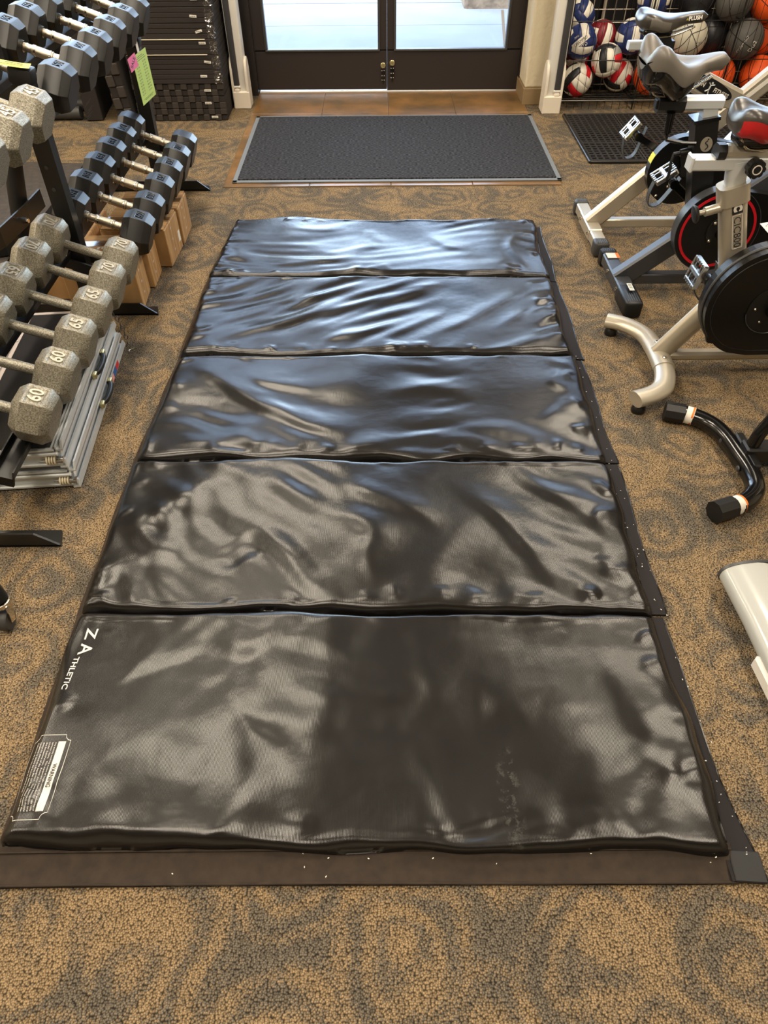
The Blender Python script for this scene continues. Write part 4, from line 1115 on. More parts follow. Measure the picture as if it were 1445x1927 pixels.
# ------------------------------------------------------------------ exercise bikes
def beam(m, p0, p1, w, d, y, chamf=0.0):
    """straight rectangular tube in an x-z plane: depth d in the plane, width w along y"""
    a = Vector((p0[0], 0, p0[1])); b = Vector((p1[0], 0, p1[1])); t = (b - a).normalized(); n = Vector((-t.z, 0, t.x)) * d / 2
    h = w / 2; c = chamf
    if c <= 0:
        prof = [(-h, -d / 2), (h, -d / 2), (h, d / 2), (-h, d / 2)]
    else:
        prof = [(-h + c, -d / 2), (h - c, -d / 2), (h, -d / 2 + c), (h, d / 2 - c), (h - c, d / 2), (-h + c, d / 2), (-h, d / 2 - c), (-h, -d / 2 + c)]
    m.tube([(p0[0], y, p0[1]), (p1[0], y, p1[1])], 1, prof=prof, up=(n.x, 0, n.z))
    return m
def saddle(parent, xr, y, z, L, W, mat, side, sidemat, groove=.02, rise=.02, label=None, th=.055, nose=0.0, low=.75, wide=False):
    kt = [0, .05, .13, .26, .40, .55, .70, .85, .95, 1.0]; kw = [.45, .80, .98, 1.0, .80, .50, .34, .28, .24, .10] if not wide else [.45, .84, 1.0, 1.0, .96, .74, .40, .29, .24, .10]
    nt, nf = 30, 28
    def w(t): return float(np.interp(t, kt, kw)) * W / 2
    def pt(t, ph, off=0.0):
        c, s = math.cos(ph), math.sin(ph); ww = w(t) + off
        ease = min(1, t / .06 + .25) if t < .06 else (1 if t < .94 else max(.25, (1 - t) / .06))
        yy = ww * math.copysign(abs(c) ** .75, c)
        zt = z + rise * math.exp(-((t - .12) / .16) ** 2) - rise * .55 * math.exp(-((t - .5) / .2) ** 2) + rise * .3 * math.exp(-((t - .95) / .15) ** 2) + nose * max(0, t - .2)
        hh = th * (1.0 if t < .3 else max(.6, 1 - (t - .3))) if not wide else th * (1.0 if t < .42 else max(.40, 1 - 2.0 * (t - .42)))
        zz = zt - hh * .45 + (hh * .45 + off) * abs(s) ** .8 * ease if s > 0 else zt - hh * .45 - (hh * low + off) * abs(s) ** .6 * ease
        if s > 0: zz -= groove * math.exp(-(yy / (.20 * W)) ** 2) * math.exp(-((t - .10) / (.42 if wide else .28)) ** 2)
        return (xr + t * L, y + yy, zz)
    m = MB(); vs = []; ts = [i / nt for i in range(nt + 1)]
    for t in ts:
        for j in range(nf): vs.append(pt(t, 2 * math.pi * j / nf))
    fs = [(i * nf + j, i * nf + (j + 1) % nf, (i + 1) * nf + (j + 1) % nf, (i + 1) * nf + j) for i in range(nt) for j in range(nf)]
    fs += [tuple(range(nf - 1, -1, -1)), tuple(range(nt * nf, nt * nf + nf))]
    o = m.add(vs, fs).build('saddle', mat, parent, smooth=50)
    if label: o['label'] = label
    if side:
        for sg in (-1, 1):
            p = MB()
            def sf(u, v):
                t = side[0] + (side[1] - side[0]) * u
                lo, hi = side[2], side[3] * (1 - .5 * u)
                a = R(lo + (hi - lo) * v); a = a if sg > 0 else math.pi - a
                return pt(t, a, .0022)
            p.grid(sf, 14, 8)
            p.build('side_panel', sidemat, o, smooth=60)
    b = MB(); b.box((xr + L * .30, y, z - th * 1.15), (L * .42, W * .42, .03), bev=.01, seg=2)
    b.build('saddle_base', 'gloss_black', o, smooth=40)
    r = MB()
    for sg in (-1, 1): r.tube(spline([(xr + .03, y + sg * W * .2, z - th * 1.0), (xr + .07, y + sg * .03, z - th * 1.45), (xr + L * .55, y + sg * .022, z - th * 1.4), (xr + L * .85, y + sg * .01, z - th * .9)], 5), .0042, 8)
    r.build('rail', 'chrome', o, smooth=50)
    return o
def pedal(parent, x, y, z, ry, strapmat='plastic_dark', flip=1):
    Mp = T(x, y, z) @ rotm(0, ry, 0)
    p = MB()
    for sx in (-1, 1): p.box((sx * .040, 0, 0), (.012, .096, .022), M=Mp, bev=.003)
    for sy in (-1, 1): p.box((0, sy * .045, 0), (.088, .010, .020), M=Mp, bev=.003)
    p.box((0, 0, 0), (.020, .09, .020), M=Mp, bev=.004); p.box((0, .022, .0), (.080, .006, .014), M=Mp); p.box((0, -.022, 0), (.080, .006, .014), M=Mp)
    for sx in (-1, 1):
        for k in range(5): p.box((sx * .041, -.034 + k * .017, .012), (.010, .006, .005), M=Mp)
    o = p.build('pedal', 'bright_metal', parent)
    st = MB()
    path = [Mp @ Vector(q) for q in ((-.046, 0, -.008), (-.085, .0, -.045), (-.10, .0, -.085), (-.065, 0, -.105), (.0, 0, -.080), (.05, 0, -.055))]
    st.tube(spline([tuple(q) for q in path], 5), 1, prof=[(-.016, -.0018), (.016, -.0018), (.016, .0018), (-.016, .0018)], up=None)
    st.build('toe_strap', strapmat, o)
    return o
def crank(parent, p0, p1, y):
    m = MB(); beam(m, p0, p1, .018, .034, y, .004); m.cyl((p0[0], y - .016, p0[1]), (p0[0], y + .016, p0[1]), .026, n=16); m.cyl((p1[0], y - .014, p1[1]), (p1[0], y + .014, p1[1]), .019, n=14)
    return m.build('crank_arm', 'gloss_black', parent, smooth=40)
def disc(cx, cz, r, y0, y1, n=48, M=None):
    return MB().prism([(cx + r * math.cos(2 * math.pi * i / n), cz + r * math.sin(2 * math.pi * i / n)) for i in range(n)], y0, y1)
def ring(cx, cz, r0, r1, y, th=.002, n=56):
    vs = []; fs = []
    for i in range(n):
        a = 2 * math.pi * i / n
        for r, yy in ((r0, y), (r1, y), (r1, y + th), (r0, y + th)): vs.append((cx + r * math.cos(a), yy, cz + r * math.sin(a)))
    for i in range(n):
        j = (i + 1) % n
        for k in range(4): fs.append((4 * i + k, 4 * i + (k + 1) % 4, 4 * j + (k + 1) % 4, 4 * j + k))
    return MB().add(vs, fs)
def bolts(parent, pts, y, r=.007, mat='chrome', name='bolt'):
    for x, z in pts: MB().lathe([(r, 0), (r, .003), (r * .6, .006), (r * .3, .006), (r * .3, .004)], 12, on_plane((x, y, z), (1, 0, 0), (0, 0, 1))).build(name, mat, parent, smooth=40)
def stab_square(parent, xc, y0, y1, w, h, mat, capmat, cap0, cap1):
    m = MB(); m.box((xc, (y0 + y1) / 2, .018 + h / 2), (w, y1 - y0 - .1, h), bev=.005); o = m.build('rear_stabiliser', mat, parent)
    sl = MB(); sl.box((xc, (y0 + y1) / 2, .018 + h / 2), (w + .006, (y1 - y0) * .42, h + .006), bev=.005); sl.build('sleeve', mat, o)
    for ye, sg, ln in ((y0, 1, cap0), (y1, -1, cap1)):
        c = MB(); c.box((xc, ye + sg * ln / 2, .012 + h / 2), (w + .012, ln, h + .02), bev=.012, seg=2); e = c.build('end_cap', capmat, parent, smooth=45)
        rb_ = MB()
        for i in range(6): rb_.box((xc - w * .36 + i * w * .145, ye + sg * min(ln * .42, .05), .022 + h), (.0045, min(ln * .6, .07), .003), bev=.001)
        rb_.build('rib', capmat, e)
    bolts_ = MB()
    for yy in ((y0 + y1) / 2 - (y1 - y0) * .16, (y0 + y1) / 2 + (y1 - y0) * .16): bolts_.lathe([(.009, 0), (.008, .004), (.004, .006)], 10, T(xc - w / 2 - .003, yy, .018 + h / 2) @ rotm(0, -90, 0))
    bolts_.build('bolt', 'chrome', o, smooth=40)
    return o
def front_end(parent, y, mat, fx=1.86, fz=.30, fr=.235, rim='chrome'):
    """flywheel, fork, head post and handlebar beyond the right edge of the picture"""
    m = disc(fx, fz, fr, y - .02, y + .02); fw = m.build('flywheel', 'disc_black', parent)
    ring(fx, fz, fr - .002, fr + .012, y - .024, .048).build('rim', rim, fw, smooth=40)
    f = MB(); beam(f, (fx, fz), (fx - .02, .72), .02, .05, y - .05); beam(f, (fx, fz), (fx - .02, .72), .02, .05, y + .05); beam(f, (fx - .02, .70), (fx - .06, 1.05), .06, .05, y); f.build('fork', mat, parent)
    h = MB(); h.tube(spline([(fx - .22, y - .2, 1.10), (fx - .05, y - .2, 1.08), (fx - .03, y, 1.06), (fx - .05, y + .2, 1.08), (fx - .22, y + .2, 1.10)], 6), .015, 10); h.build('handlebar', 'plastic_black', parent, smooth=50)
    s = MB(); s.box((fx + .28, y, .045), (.06, .5, .06), bev=.01); s.box((fx + .1, y, .12), (.36, .05, .06), rot=rotm(0, 30, 0)); s.build('front_stabiliser', mat, parent)

# --- far silver bike
Y1 = 3.46
b1 = thing('exercise_bike', 'silver spin bike farthest back with oval logo beam and black soft saddle', 'exercise bike', (1.4, Y1, 0), group='spin bikes')
stab_square(b1, 1.052, 3.195, 3.725, .060, .05, 'silver_paint', 'plastic_dark', .07, .05)
m = MB(); beam(m, (1.045, .055), (1.75, .74), .052, .080, Y1, .010); m.build('main_beam', 'silver_paint', b1)
m = MB(); beam(m, (1.62, .585), (1.23, .745), .056, .092, Y1, .012); sb = m.build('seat_beam', 'silver_paint', b1)
m = MB(); beam(m, (1.06, .06), (2.1, .06), .04, .04, Y1, .004); m.build('floor_bar', 'silver_paint', b1)
# oval plate with lettering
d_ = Vector((.39, 0, -.16)).normalized(); u_ = Vector((.16, 0, .39)).normalized()
Mo = on_plane((1.438, Y1 - .0285, .664), tuple(d_), tuple(u_))
ov = MB().prism([(.118 * math.cos(a), .031 * math.sin(a)) for a in [2 * math.pi * i / 40 for i in range(40)]], -.0005, .0012, 'xy', M=Mo); ov = ov.build('logo_plate', 'plastic_black', sb)
tx = MB()
for s_, x_ in (('FUSION', -.062), ('FITNESS', .062)):
    g = text_geo(s_, .022, 0, .0004); tx.add(g[0], g[1], Mo @ T(x_, -.003, .0016) @ Matrix.Diagonal((1.0, 1.15, 1, 1)))
tx.build('lettering', 'white_print', ov)
fg = MB()   # little leaping figure
for p0, p1, r_ in (((0, .008), (.002, -.012), .0035), ((0, .006), (.016, .014), .0022), ((0, .006), (-.012, .013), .0022), ((.001, -.010), (.010, -.028), .0026), ((.001, -.010), (-.010, -.022), .0026)):
    fg.tube([tuple(Mo @ Vector((p0[0], p0[1], .0018))), tuple(Mo @ Vector((p1[0], p1[1], .0018)))], r_, 6)
fg.cyl(tuple(Mo @ Vector((.002, .016, .001))), tuple(Mo @ Vector((.002, .016, .003))), .0045, n=10); fg.build('emblem', 'aluminium', ov)
m = MB(); beam(m, (1.575, .585), (1.70, .700), .0015, .018, Y1 - .027); m.build('safety_sticker', 'paper_white', b1)
m = MB(); beam(m, (1.27, .70), (1.19, .845), .045, .05, Y1); beam(m, (1.13, .815), (1.24, .815), .044, .036, Y1); m.build('seat_post', 'plastic_black', b1)
m = MB(); beam(m, (1.05, .815), (1.14, .815), .040, .032, Y1, .005); m.build('seat_slider', 'aluminium', b1)
s1_ = saddle(b1, 1.068, Y1, .930, .285, .20, 'seat_dark', (.10, .42, -40, 18), 'seat_grey', groove=.012, rise=.012, th=.055)
Mt = on_plane((1.280, Y1 - .0365, .914), (1, 0, .10), (-.05, .35, 1))
g = text_geo('velo', .013, .0004); MB().add(g[0], g[1], Mt @ T(-.026, 0, 0)).build('lettering', 'paper_yellow', s1_)
g = text_geo('PLUSH', .019, .0004, .0006); MB().add(g[0], g[1], Mt @ T(.014, 0, 0)).build('lettering', 'white_print', s1_)
m = disc(1.385, .340, .150, Y1 - .105, Y1 - .06); cg = m.build('chain_guard', 'disc_black', b1)
m = MB().prism([(1.40, .486), (1.86, .42), (1.86, .22), (1.40, .20)], Y1 - .10, Y1 - .062); m.build('chain_cover', 'disc_black', b1)
sp_ = MB(); cx, cz = 1.40, .345
for a in (110, 230, 350): beam(sp_, (cx, cz), (cx + .075 * math.cos(R(a)), cz + .075 * math.sin(R(a))), .012, .030, Y1 - .112, .004)
sp_.cyl((cx, Y1 - .125, cz), (cx, Y1 - .10, cz), .024, n=16); sp_.build('spider', 'plastic_black', cg, smooth=40)
bolts(b1, [(1.345, .272), (1.30, .23)], Y1 - .106)
m = MB()
for i in range(9):
    a0, a1 = R(105 + i * 8), R(105 + (i + 1) * 8)
    m.add([(1.385 + .1505 * math.cos(a), yy, .340 + .1505 * math.sin(a)) for a in (a0, a1) for yy in (Y1 - .106, Y1 - .059)], [(0, 1, 3, 2)])
m.build('guard_edge', 'steel_grey', cg, smooth=40)
m = MB()
for i in range(3):
    a0, a1 = R(152 + i * 5), R(152 + (i + 1) * 5)
    m.add([(1.385 + .152 * math.cos(a), yy, .340 + .152 * math.sin(a)) for a in (a0, a1) for yy in (Y1 - .106, Y1 - .059)], [(0, 1, 3, 2)])
m.build('warning_sticker', 'paper_yellow', cg, smooth=40)
crank(b1, (1.385, .340), (1.215, .430), Y1 + .085)
pedal(b1, 1.192, Y1 + .145, .445, -52)
front_end(b1, Y1, 'silver_paint', fx=1.81, fz=.31, fr=.235)

# --- dark grey bike with the red ring
Y2 = 2.90
b2 = thing('exercise_bike', 'dark grey spin bike with red ringed chain guard and wide grey saddle', 'exercise bike', (1.4, Y2, 0), group='spin bikes')
so = stab_square(b2, 1.062, 2.640, 3.155, .064, .052, 'steel_grey', 'plastic_black', .17, .055)
MB().box((1.066, 3.07, .0745), (.055, .05, .001)).build('warning_sticker', 'paper_white', so)
MB().box((1.088, 3.07, .0752), (.014, .05, .001)).build('warning_stripe', 'orange_print', so)
MB().box((1.066, 2.755, .0865), (.020, .06, .001)).build('barcode_label', 'paper_white', so)
lt_ = MB()
for i in range(5): lt_.box((1.066, 2.735 + i * .010, .0872), (.014, .004, .0004))
lt_.build('barcode', 'ink', so)
m = MB(); beam(m, (1.05, .045), (1.75, .62), .055, .085, Y2, .008); m.build('main_beam', 'steel_grey', b2)
m = MB(); beam(m, (1.08, .055), (2.1, .055), .045, .045, Y2, .004); m.build('floor_bar', 'steel_grey', b2)
m = MB().prism([(1.295, .26), (1.375, .26), (1.272, .705), (1.188, .690)], Y2 - .036, Y2 + .036); ps = m.build('seat_tube', 'powder_black', b2)
MB().prism([(1.183, .688), (1.277, .704), (1.274, .716), (1.18, .700)], Y2 - .041, Y2 + .041).build('tube_collar', 'gloss_black', b2)
# round emblem: pale disc with a black S stroke
Mg = on_plane((1.252, Y2 - .0365, .618), (1, 0, .02), (-.12, 0, 1))
em = MB().prism([(.023 * math.cos(2 * math.pi * i / 28), .027 * math.sin(2 * math.pi * i / 28)) for i in range(28)], -.0004, .001, 'xy', M=Mg).build('emblem', 'silver_paint', ps)
sst = MB().tube([tuple(Mg @ Vector((a, b, .0013))) for a, b in spline([(.003, .014, 0), (-.005, .006, 0), (.004, -.002, 0), (.006, -.010, 0), (-.003, -.019, 0)], 4) for _ in (0,)] if False else [tuple(Mg @ Vector((q[0], q[1], .0013))) for q in spline([(.003, .014, 0), (-.005, .006, 0), (.004, -.002, 0), (.006, -.010, 0), (-.003, -.019, 0)], 4)], .0022, 6)
sst.cyl(tuple(Mg @ Vector((.004, .019, .001))), tuple(Mg @ Vector((.004, .019, .0025))), .0028, n=8); sst.build('emblem_stroke', 'ink', em)
m = MB(); beam(m, (1.245, .69), (1.232, .755), .045, .055, Y2); m.build('seat_post', 'aluminium', b2)
m = MB(); beam(m, (1.10, .752), (1.278, .752), .052, .046, Y2, .010); m.build('seat_slider', 'aluminium', b2)
m = MB(); beam(m, (1.035, .750), (1.135, .750), .060, .056, Y2, .014); m.box((1.034, Y2, .75), (.012, .034, .030), bev=.003); m.build('slider_end', 'plastic_black', b2)
m = MB(); m.cyl((1.10, Y2, .772), (1.10, Y2, .835), .022, n=14); m.box((1.10, Y2, .835), (.06, .05, .035), bev=.008); m.build('saddle_clamp', 'gloss_black', b2, smooth=40)
m = MB(); m.cyl((1.09, Y2 - .02, .725), (1.095, Y2 - .02, .655), .016, .013, n=12); m.tube([(1.095, Y2 - .02, .652), (1.10, Y2 - .02, .632), (1.16, Y2 - .03, .622), (1.21, Y2 - .035, .622)], .008, 8); m.build('adjusting_lever', 'gloss_black', b2, smooth=40)
m = MB(); m.tube([(1.05, Y2 + .05, .85), (1.02, Y2 + .05, .83), (1.02, Y2 + .05, .765)], .006, 8); m.build('quick_release', 'steel_grey', b2, smooth=40)
saddle(b2, .945, Y2, .930, .31, .265, 'seat_grey', (.0, .55, -89, -12), 'gloss_black', groove=.058, rise=.036, th=.100, nose=-.035, low=.95, wide=True)
m = MB(); m.cyl((1.225, Y2, .585), (1.175, Y2, .575), .014, n=12); m.cyl((1.175, Y2, .575), (1.150, Y2, .570), .008, n=10); m.tube([(1.152, Y2, .572), (1.145, Y2 - .01, .545), (1.15, Y2 - .01, .50), (1.145, Y2 - .01, .475)], .006, 8); m.build('pop_pin', 'plastic_black', b2, smooth=40)
m = disc(1.378, .305, .168, Y2 - .10, Y2 - .052); cg = m.build('chain_guard', 'disc_black', b2)
ring(1.378, .305, .142, .152, Y2 - .1025, .003).build('red_ring', 'red_ring', cg, smooth=40)
ring(1.378, .305, .1675, .170, Y2 - .101, .05).build('guard_edge', 'steel_grey', cg, smooth=40)
disc(1.395, .305, .062, Y2 - .108, Y2 - .098).build('hub_plate', 'plastic_black', cg)
bolts(b2, [(1.355, .343), (1.352, .270), (1.42, .34)], Y2 - .109)
crank(b2, (1.395, .300), (1.50, .235), Y2 - .120)
m = MB().prism([(1.40, .470), (1.86, .40), (1.86, .17), (1.40, .14)], Y2 - .096, Y2 - .056); m.build('chain_cover', 'disc_black', b2)
crank(b2, (1.378, .305), (1.215, .430), Y2 + .075)
pedal(b2, 1.185, Y2 + .13, .450, -35)
front_end(b2, Y2, 'steel_grey', fx=1.95)

# --- silver bike in front with the printed seat tube
Y3 = 2.28
b3 = thing('exercise_bike', 'silver spin bike with lettered seat tube, curved oval rear foot and red sided saddle', 'exercise bike', (1.4, Y3, 0), group='spin bikes')
oval = [(.038 * math.cos(a), .026 * math.sin(a)) for a in [2 * math.pi * i / 20 for i in range(20)]]
pth = spline([(.918, 2.535, .058), (.985, 2.500, .058), (1.040, 2.425, .060), (1.056, 2.33, .060), (1.056, 2.25, .060), (1.050, 2.16, .060), (1.020, 2.075, .059), (.970, 2.030, .058), (.900, 2.000, .058)], 7)
so = MB().tube(pth, 1, prof=oval, up=(0, 0, 1)).build('rear_stabiliser', 'silver_paint', b3, smooth=50)
sl = MB().tube(spline([(1.056, 2.345, .061), (1.058, 2.28, .061), (1.055, 2.185, .061)], 6), 1, prof=[(a * 1.08, b * 1.1) for a, b in oval], up=(0, 0, 1)); sl = sl.build('sleeve', 'silver_paint', so, smooth=50)
bl = MB()
for yy in (2.320, 2.215): bl.lathe([(.008, 0), (.008, .003), (.004, .004)], 12, T(1.056, yy, .0895))
bl.build('bolt', 'chrome', sl, smooth=40)
for x_, y_ in ((.945, 2.525), (.925, 2.008)):
    MB().lathe([(.024, 0), (.026, .004), (.024, .022), (.014, .034)], 20, T(x_, y_, 0)).build('rubber_foot', 'rubber_black', so, smooth=50)
m = MB().tube([(1.060, Y3, .065), (1.26, Y3, .365)], 1, prof=[(.026 * math.cos(a), .043 * math.sin(a)) for a in [2 * math.pi * i / 16 for i in range(16)]], up=(-.83, 0, .55)); m.build('main_beam', 'silver_paint', b3, smooth=50)
m = MB(); beam(m, (1.07, .060), (2.1, .060), .044, .036, Y3, .010); m.build('floor_bar', 'silver_paint', b3)
ov2 = [(-.034, -.02), (-.02, -.036), (.02, -.036), (.034, -.02)]
def otube(m, p0, p1, w, d):
    prof = [(w / 2 * math.copysign(abs(math.cos(a)) ** .6, math.cos(a)), d / 2 * math.copysign(abs(math.sin(a)) ** .6, math.sin(a))) for a in [2 * math.pi * i / 24 for i in range(24)]]
    t = (Vector((p1[0], 0, p1[1])) - Vector((p0[0], 0, p0[1]))).normalized()
    return m.tube([(p0[0], Y3, p0[1]), (p1[0], Y3, p1[1])], 1, prof=prof, up=(-t.z, 0, t.x))
m = otube(MB(), (1.235, .36), (1.122, .690), .066, .084); ps = m.build('seat_tube', 'silver_paint', b3, smooth=50)
m = otube(MB(), (1.140, .640), (1.120, .697), .076, .096); m.build('tube_collar', 'silver_paint', b3, smooth=50)
dn = Vector((.113, 0, -.33)).normalized(); rt_ = Vector((.33, 0, .113)).normalized()
Mc = on_plane((1.150, Y3 - .0345, .608), tuple(dn), tuple(rt_)) @ Matrix.Diagonal((.86, .9, 1, 1))
cp = MB().box((-.028, .004, 0), (.046, .036, .0012), M=Mc).build('logo_block', 'ink', ps)
g = text_geo('C', .036, 0, .003); MB().add(g[0], g[1], Mc @ T(-.028, .004, .0012)).build('lettering', 'white_print', cp)
fr_ = MB()
for c_, d_ in (((.068, .021, 0), (.138, .0022, .001)), ((.068, -.013, 0), (.138, .0022, .001)), ((.136, .004, 0), (.0022, .036, .001)), ((.0, .004, 0), (.0022, .036, .001))): fr_.box(c_, d_, M=Mc)
fr_.build('label_outline', 'white_print', ps)
MB().box((.068, .004, -.0004), (.136, .034, .0008), M=Mc).build('label_plate', 'silver_paint', ps)
gg = fit('CIC800', .124, .024, -.004); MB().add(gg[0], gg[1], Mc @ T(.069, .004, .0008)).build('lettering', 'ink', ps)
m = otube(MB(), (1.128, .68), (1.110, .765), .048, .062); m.build('seat_post', 'aluminium', b3, smooth=50)
m = MB(); beam(m, (.968, .760), (1.36, .760), .046, .040, Y3, .006); m.box((.963, Y3, .76), (.010, .052, .048), bev=.004); m.build('seat_slider', 'aluminium', b3)
m = MB(); beam(m, (1.045, .792), (1.36, .792), .052, .040, Y3, .014); m.build('slider_carriage', 'silver_paint', b3)
m = MB(); beam(m, (1.032, .790), (1.058, .790), .058, .050, Y3, .016); m.build('carriage_cap', 'plastic_black', b3)
kn = MB()
for i in range(8): kn.cyl((1.150 + .018 * math.cos(i * math.pi / 4), Y3 - .06, .758 + .018 * math.sin(i * math.pi / 4)), (1.150 + .018 * math.cos(i * math.pi / 4), Y3 - .034, .758 + .018 * math.sin(i * math.pi / 4)), .010, n=10)
kn.cyl((1.15, Y3 - .062, .758), (1.15, Y3 - .02, .758), .021, n=20); kn = kn.build('adjusting_knob', 'plastic_black', b3, smooth=40)
ring(1.15, .758, .0115, .0145, Y3 - .0635, .002, 28).build('knob_mark', 'white_print', kn)
m = MB(); beam(m, (1.215, .80), (1.195, .865), .036, .036, Y3, .010); m.build('saddle_post', 'silver_paint', b3)
saddle(b3, 1.050, Y3, .915, .29, .185, 'seat_dark', (.03, .62, -55, 2), 'seat_red', groove=.025, rise=.018, th=.075)
m = MB(); m.cyl((1.105, Y3 - .01, .625), (1.052, Y3 - .015, .612), .015, n=14); m.cyl((1.052, Y3 - .015, .612), (1.030, Y3 - .015, .607), .008, n=10); m.build('pop_pin', 'silver_paint', b3, smooth=40)
m = MB().lathe([(.006, 0), (.024, .004), (.030, .012), (.026, .016), (.010, .018)], 12, T(1.034, Y3 - .015, .608) @ rotm(0, -104, 0)); m.build('pin_knob', 'plastic_black', b3, smooth=30)
# teardrop chain cover
out_ = arc(1.315, .335, .198, 80, 250, 30) + [(1.32, .137), (2.0, .145), (2.0, .47), (1.36, .53)]
m = MB().prism(out_, Y3 - .125, Y3 - .050); cv = m.build('chain_cover', 'disc_black', b3)
inn = [(1.315 + (x - 1.315) * .9, .335 + (z - .335) * .9) for x, z in out_]
MB().tube([(x, Y3 - .125, z) for x, z in inn], .0022, 6, closed=True).build('cover_groove', 'plastic_black', cv, smooth=60)
MB().tube([(x, Y3 - .09, z) for x, z in arc(1.315, .335, .199, 84, 245, 30)], .005, 6).build('cover_edge', 'plastic_dark', cv, smooth=60)
disc(1.345, .320, .086, Y3 - .129, Y3 - .12).build('hub_plate', 'plastic_black', cv)
MB().tube([(x, Y3 - .131, z) for x, z in arc(1.345, .320, .088, 190, 320, 20)], .002, 6).build('hub_rim', 'steel_grey', cv, smooth=60)
bolts(b3, [(1.312, .376), (1.282, .325), (1.315, .276)], Y3 - .130, .0055)
MB().cyl((1.345, Y3 - .125, .322), (1.345, Y3 - .155, .322), .022, n=16).build('crank_hub', 'gloss_black', b3, smooth=40)
crank(b3, (1.345, .322), (1.51, .300), Y3 - .150)
MB().prism([(1.165, .200), (1.185, .226), (1.225, .205), (1.195, .17), (1.175, .175)], Y3 - .10, Y3 - .085).build('bracket', 'plastic_black', b3)
bolts(b3, [(1.183, .196)], Y3 - .101, .006)
# dimpled guard plate above the cover
pg = MB(); arcp = arc(1.335, .335, .215, 104, 35, 16)
pg.add([(x, yy, z) for x, z in arcp for yy in (Y3 - .098, Y3 + .05)], [(2 * i, 2 * i + 1, 2 * i + 3, 2 * i + 2) for i in range(16)])
pg.add([(x, yy, z - .02 + .0) for x, z in arcp for yy in (Y3 - .098,)] + [(x, Y3 - .098, z) for x, z in arcp], [(i, i + 1, 17 + i + 1, 17 + i) for i in range(16)])
pg = pg.build('dimpled_guard', 'silver_paint', b3)
dm = MB()
for i in range(15):
    a = R(100 - i * 4.4)
    for j in range(6): dm.lathe([(.0055, 0), (.004, .0022), (.001, .003)], 8, T(1.335 + .2155 * math.cos(a), Y3 - .085 + j * .023 + (i % 2) * .011, .335 + .2155 * math.sin(a)) @ rotm(0, 90 - math.degrees(a), 0))
dm.build('dimple', 'bright_metal', pg, smooth=60)
crank(b3, (1.345, .322), (1.19, .325), Y3 + .075)
pedal(b3, 1.165, Y3 + .135, .325, -78)
front_end(b3, Y3, 'silver_paint', fx=1.95)

# --- black bike whose rear foot reaches into the aisle
Y4 = 1.72
b4 = thing('exercise_bike', 'gloss black bike with curved round rear foot tube nearest on the right', 'exercise bike', (1.4, Y4, 0), group='spin bikes')
pth = spline([(1.040, 1.950, .036), (1.090, 1.930, .036), (1.140, 1.880, .036), (1.165, 1.81, .036), (1.175, 1.72, .036), (1.182, 1.635, .036), (1.170, 1.56, .036), (1.120, 1.505, .036), (1.045, 1.478, .036)], 7)
so = MB().tube(pth, .030, 18).build('rear_stabiliser', 'gloss_black', b4, smooth=50)
for p0, p1 in (((1.062, 1.943, .036), (1.000, 1.962, .036)), ((1.072, 1.485, .036), (1.008, 1.462, .036))):
    c = MB().tube([p0, p1], .0355, 9); c.build('end_cap', 'plastic_black', b4)
for p0, p1 in (((1.068, 1.941, .036), (1.092, 1.929, .036)), ((1.076, 1.487, .036), (1.100, 1.496, .036))):
    w_ = MB().tube([p0, p1], .0306, 18, caps=False); w_.build('warning_sticker', 'paper_white', so, smooth=50)
for p0, p1 in (((1.085, 1.933, .036), (1.091, 1.930, .036)), ((1.095, 1.494, .036), (1.101, 1.497, .036))):
    MB().tube([p0, p1], .0310, 18, caps=False).build('warning_stripe', 'orange_print', so, smooth=50)
bl = MB()
for x_, y_ in ((1.143, 1.795), (1.150, 1.655)): bl.lathe([(.010, 0), (.009, .004), (.004, .006)], 12, T(x_, y_, .038) @ rotm(0, -90, 0))
bl.build('bolt', 'steel_grey', so, smooth=40)
m = MB(); m.box((1.60, Y4, .055), (.84, .06, .06), bev=.006); m.build('floor_bar', 'powder_black', b4)
m = MB().tube(spline([(1.205, Y4, .085), (1.215, Y4, .15), (1.26, Y4, .26), (1.36, Y4, .38), (1.5, Y4, .46)], 6), .021, 12); m.build('main_tube', 'gloss_black', b4, smooth=50)
m = MB(); m.box((1.198, 1.72, .040), (.030, .17, .055), bev=.005); m.build('mounting_plate', 'powder_black', b4)
m = MB(); m.cyl((1.190, 1.632, .034), (1.215, 1.622, .036), .004, n=6); m.cyl((1.20, 1.628, .035), (1.208, 1.625, .035), .008, n=6); m.build('bolt_end', 'cream_plastic', b4)
m = MB(); beam(m, (1.48, .40), (1.42, .78), .05, .05, Y4); m.build('seat_tube', 'powder_black', b4)
saddle(b4, 1.28, Y4, .93, .27, .19, 'seat_dark', None, None)
front_end(b4, Y4, 'powder_black', fx=1.95)

# --- white foot of a machine at the right edge
wf_ = thing('fitness_machine', 'white oval tube foot of a machine at the right picture edge', 'machine', (1.02, .93, 0))
cp_ = [(.074 * math.copysign(abs(math.cos(a)) ** .8, math.cos(a)), .038 * math.copysign(abs(math.sin(a)) ** .8, math.sin(a))) for a in [2 * math.pi * i / 28 for i in range(28)]]
MB().tube([(1.005, 1.215, .055), (1.015, 1.05, .055), (1.025, .60, .055)], 1, prof=cp_, up=(0, 0, 1)).build('tube', 'white_gloss', wf_, smooth=50)
MB().tube([(1.004, 1.222, .055), (1.005, 1.214, .055)], 1, prof=[(a * 1.03, b * 1.05) for a, b in cp_], up=(0, 0, 1)).build('end_cap', 'strip_grey', wf_, smooth=50)
MB().box((.955, .87, .03), (.035, .16, .045), rot=rotm(0, 0, 3), bev=.008).build('foot_pad', 'white_plastic', wf_)
